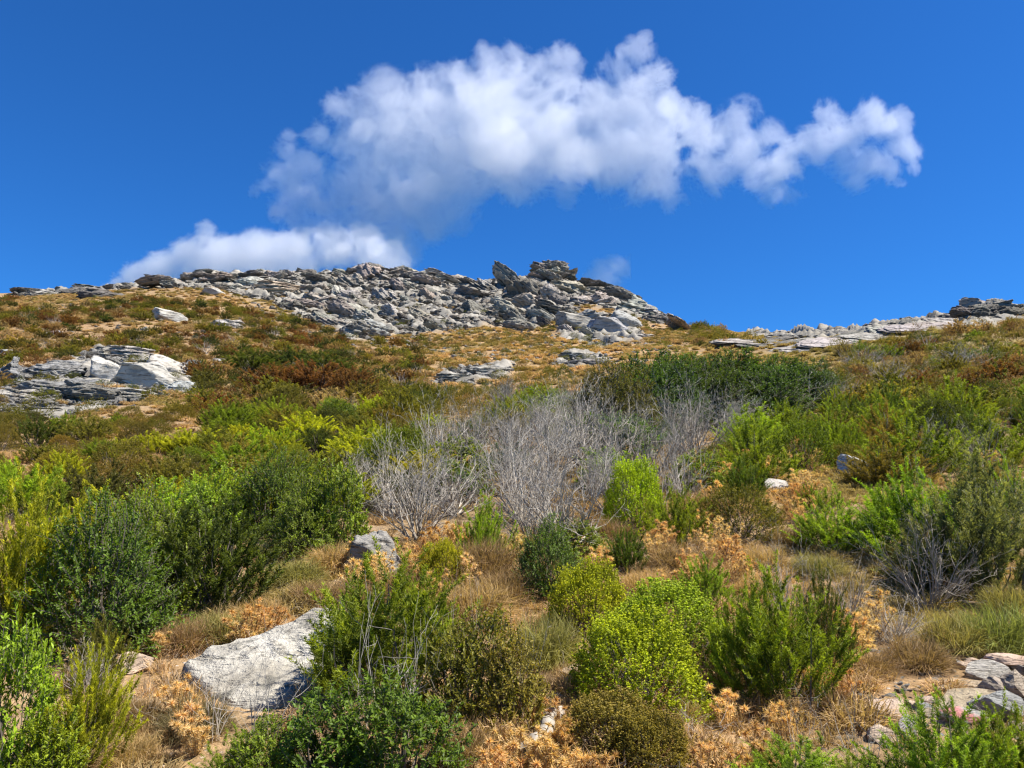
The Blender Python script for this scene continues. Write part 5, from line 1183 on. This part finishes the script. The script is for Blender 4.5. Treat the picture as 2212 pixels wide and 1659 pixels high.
# ---------------------------------------------------------------- clouds: real vapour volumes, about 1.5 km away
_TAB3 = np.random.default_rng(41).random((64, 64, 64)).astype('f4')
def rot_noise(P, scale, seed):
    """value noise read through a turned lattice, so no direction of the grid shows"""
    rr = np.random.default_rng(seed); q, _ = np.linalg.qr(rr.normal(size=(3, 3)))
    Q = (P@q.astype('f4'))*np.float32(scale)+rr.uniform(0, 60, 3).astype('f4')
    i = np.floor(Q).astype(np.int32); f = Q-i; f = f*f*(3-2*f); i &= 63; k = (i+1) & 63
    r = 0
    for a, wa in ((i[:, 0], 1-f[:, 0]), (k[:, 0], f[:, 0])):
        for b, wb in ((i[:, 1], 1-f[:, 1]), (k[:, 1], f[:, 1])):
            ab = wa*wb
            r = r+ab*((1-f[:, 2])*_TAB3[a, b, i[:, 2]]+f[:, 2]*_TAB3[a, b, k[:, 2]])
    return r
def make_cloud(name,puffs,label,vox,dist,seed,dens,wisp=1.0,extra=4):
    rr=np.random.default_rng(seed); P=[];R=[];K=[]
    s=dist/F*1024/2212
    for (x,y,r,k) in puffs:
        c=ray(x,y)*dist; c[2]+=H
        P.append(c);R.append(r*s);K.append(k)
        for _ in range(extra):
            P.append(c+rr.normal(0,.5,3)*r*s*np.array([1,.5,1])); R.append(r*s*rr.uniform(.3,.55)); K.append(k)
    P=np.array(P);R=np.array(R)
    mn=(P-R[:,None]*1.2).min(0); mx=(P+R[:,None]*1.2).max(0)
    n=np.ceil((mx-mn)/vox).astype(int)
    f=np.full(n,-1.0,'f4')
    ax=[mn[i]+(np.arange(n[i])+.5)*vox for i in range(3)]
    # large warp of the puffs comes from noise added to the field
    for c,r,k in zip(P,R,K):
        lo=np.maximum(((c-r*1.6-mn)/vox).astype(int),0); hi=np.minimum(((c+r*1.6-mn)/vox).astype(int)+1,n)
        sl=tuple(slice(a,b) for a,b in zip(lo,hi))
        X=(ax[0][sl[0]]-c[0])[:,None,None]; Y=(ax[1][sl[1]]-c[1])[None,:,None]; Z=(ax[2][sl[2]]-c[2])[None,None,:]
        d=np.sqrt(X*X+(Y/.42)**2+Z*Z)/r
        f[sl]=np.maximum(f[sl],((1-d)*k).astype('f4'))
    act=np.nonzero(f.ravel()>-.75)[0]
    ijk=np.stack(np.unravel_index(act,f.shape),1).astype('f4')*np.float32(vox)
    wl=110*dist/1500
    wp=ijk+np.stack([rot_noise(ijk,1/(wl*.8),seed*10+k)-.5 for k in range(3)],1)*np.float32(wl*.55)
    nzv=np.zeros(len(act),'f4'); amp=1; tot=0
    for o in range(6):
        q=rot_noise(wp,1/wl,seed+20+o)
        if o>=1: q=1-np.abs(2*q-1)*1.25
        nzv+=amp*(q-.5); tot+=amp; amp*=.74; wl/=2.07
    nz=np.zeros(f.size,'f4'); nz[act]=nzv/tot; nz=nz.reshape(f.shape)
    v=np.minimum(f*1.3,.5)+nz*2.2*wisp
    D=np.clip((v+.05)/.45,0,1)**1.3
    D*= np.clip((f+.45)/.3,0,1)
    D=D*dens
    print(name,n,n.prod(),(D>0).mean(),D.max())
    N_=int(n.prod())
    me=bpy.data.meshes.new(name); me.vertices.add(N_)
    at=me.attributes.new('dens','FLOAT','POINT'); at.data.foreach_set('value',np.ascontiguousarray(D).ravel())
    o=bpy.data.objects.new(name,me); scene.collection.objects.link(o)
    o['label']=label; o['category']='cloud'
    g=bpy.data.node_groups.new(name,'GeometryNodeTree')
    g.interface.new_socket('Geometry',in_out='INPUT',socket_type='NodeSocketGeometry')
    g.interface.new_socket('Geometry',in_out='OUTPUT',socket_type='NodeSocketGeometry')
    N=g.nodes; L=g.links
    gi=N.new('NodeGroupInput'); go=N.new('NodeGroupOutput')
    pos=N.new('GeometryNodeInputPosition').outputs[0]
    def vm(op,a,b):
        q=N.new('ShaderNodeVectorMath'); q.operation=op
        for i,x in enumerate((a,b)):
            if x is None: continue
            if isinstance(x,(tuple,list)): q.inputs[i].default_value=x
            else: L.new(x,q.inputs[i])
        return q
    a=vm('SUBTRACT',pos,tuple(mn)); b=vm('DIVIDE',a.outputs[0],(vox,)*3); c=vm('ADD',b.outputs[0],(.01,)*3)
    fl=vm('FLOOR',c.outputs[0],None)
    mi=vm('MINIMUM',fl.outputs[0],tuple(float(x-1) for x in n)); ma=vm('MAXIMUM',mi.outputs[0],(0,0,0))
    sx=N.new('ShaderNodeSeparateXYZ'); L.new(ma.outputs[0],sx.inputs[0])
    def im(op,a,b):
        q=N.new('FunctionNodeIntegerMath'); q.operation=op
        for i,x in enumerate((a,b)):
            if isinstance(x,int): q.inputs[i].default_value=x
            else: L.new(x,q.inputs[i])
        return q.outputs[0]
    idx=im('ADD',im('MULTIPLY',im('ADD',im('MULTIPLY',sx.outputs[0],int(n[1])),sx.outputs[1]),int(n[2])),sx.outputs[2])
    si=N.new('GeometryNodeSampleIndex'); si.data_type='FLOAT'; si.domain='POINT'; L.new(gi.outputs[0],si.inputs['Geometry']); L.new(idx,si.inputs['Index'])
    na=N.new('GeometryNodeInputNamedAttribute'); na.data_type='FLOAT'; na.inputs[0].default_value='dens'; L.new(na.outputs[0],si.inputs['Value'])
    vc=N.new('GeometryNodeVolumeCube'); L.new(si.outputs[0],vc.inputs['Density'])
    vc.inputs['Min'].default_value=tuple(mn); vc.inputs['Max'].default_value=tuple(mn+(n-1)*vox)
    for i,k in enumerate(('Resolution X','Resolution Y','Resolution Z')): vc.inputs[k].default_value=int(n[i])
    m=bpy.data.materials.new(name+'_vapour'); m.use_nodes=True; mt=m.node_tree; mt.nodes.clear()
    out=mt.nodes.new('ShaderNodeOutputMaterial'); pv=mt.nodes.new('ShaderNodeVolumePrincipled')
    pv.inputs['Color'].default_value=(1,1,1,1); pv.inputs['Density'].default_value=1.0; pv.inputs['Anisotropy'].default_value=.7
    mt.links.new(pv.outputs[0],out.inputs['Volume'])
    try: m.volume_intensity
    except: pass
    sm=N.new('GeometryNodeSetMaterial'); sm.inputs['Material'].default_value=m
    L.new(vc.outputs[0],sm.inputs[0]); L.new(sm.outputs[0],go.inputs[0])
    me.materials.append(m)
    md=o.modifiers.new('vapour','NODES'); md.node_group=g
    return o

MAIN=[(600,370,30,.6),(625,320,32,.6),(585,400,26,.5),(640,430,50,.8),(650,480,45,.8),(660,360,50,.9),(690,300,40,.8),(700,420,75,1),(720,490,45,.8),(780,280,85,1),(740,240,45,.8),(830,200,55,1),(870,250,80,1),(820,380,110,1),(800,460,60,.9),(860,500,50,.9),(880,545,32,.8),(910,440,80,.9),
(940,220,75,1),(1000,180,55,1),(930,330,125,1),(1060,140,50,1),(1110,125,42,1),(1100,200,80,1),(1160,150,40,.9),(1210,130,40,1),(1215,185,50,1),(1050,270,130,1),(1020,390,70,.8),(1000,430,50,.7),(1180,290,120,1),(1110,380,70,.8),
(1300,250,80,1),(1340,150,45,1),(1380,115,38,1),(1410,170,52,1),(1440,230,60,1),(1360,220,80,1),(1320,340,95,1),(1230,380,50,.8),(1420,320,85,1),(1400,400,45,.7),(1450,430,30,.6),
(1500,300,65,.9),(1540,370,60,.85),(1580,270,40,.6),(1610,240,28,.5),(1600,330,55,.8),(1660,300,35,.6),(1650,380,60,.85),(1700,350,50,.8),(1710,420,32,.7),(1770,310,45,.8),(1790,250,34,.8),(1830,290,45,.85),(1880,255,46,1),(1930,270,38,.9),(1950,320,36,.8),(1925,360,34,.65),(1880,350,40,.5),(1850,385,30,.5),(1820,350,34,.6)]
LOW=[(300,600,40,.9),(350,580,50,1),(410,560,55,1),(480,570,60,1),(560,560,60,1),(640,560,65,1),(720,540,60,1),(790,530,55,1),(840,560,55,1),(250,618,30,.7)]
WISP=[(1310,590,34,.6),(1335,578,24,.45),(1290,602,26,.6)]
make_cloud('cloud',MAIN,'large white cumulus cloud stretching across the blue sky above the ridge',2.0,1500,3,.025)
make_cloud('cloud',LOW,'low white cloud bank rising from behind the left part of the ridge',2.6,1800,8,.05)
make_cloud('cloud',WISP,'small thin wisp of cloud right of the horn shaped summit',1.6,1500,9,.03,extra=2)

# ---------------------------------------------------------------- tell look-alikes apart by their place
def tell_apart():
    bpy.context.view_layer.update()
    by = {}
    for o in COL.objects:
        if 'category' in o: by.setdefault(o['label'], []).append(o)
    ordw = ['leftmost', 'second from left', 'third from left', 'fourth from left', 'fifth from left', 'sixth from left', 'seventh from left', 'eighth from left']
    for lab, L in by.items():
        n = len(L)
        if n < 2: continue
        q = [project(np.array(o.location[:])) for o in L]
        idx = sorted(range(n), key=lambda i: q[i][2])
        rows = 1 if n <= 4 else (2 if n <= 9 else 3)
        for k in range(rows):
            part = idx[k*n//rows:(k+1)*n//rows]; part.sort(key=lambda i: float(q[i][0]))
            rw = '' if rows == 1 else (['nearer row, ', 'farther row, '] if rows == 2 else ['near row, ', 'middle row, ', 'far row, '])[k]
            for j, i in enumerate(part):
                if len(part) == 2: w = ['left', 'right'][j]+' one of two: '
                elif len(part) == 1: w = ''
                else: w = (ordw[j] if j < len(part)-1 else 'rightmost')+': ' if j < 8 else ''
                new = rw+w+lab
                if len(new.replace(':', '').replace(',', '').split()) > 16: new = new.replace('the ', '')
                L[i]['label'] = ' '.join(new.split()[:16])
tell_apart()
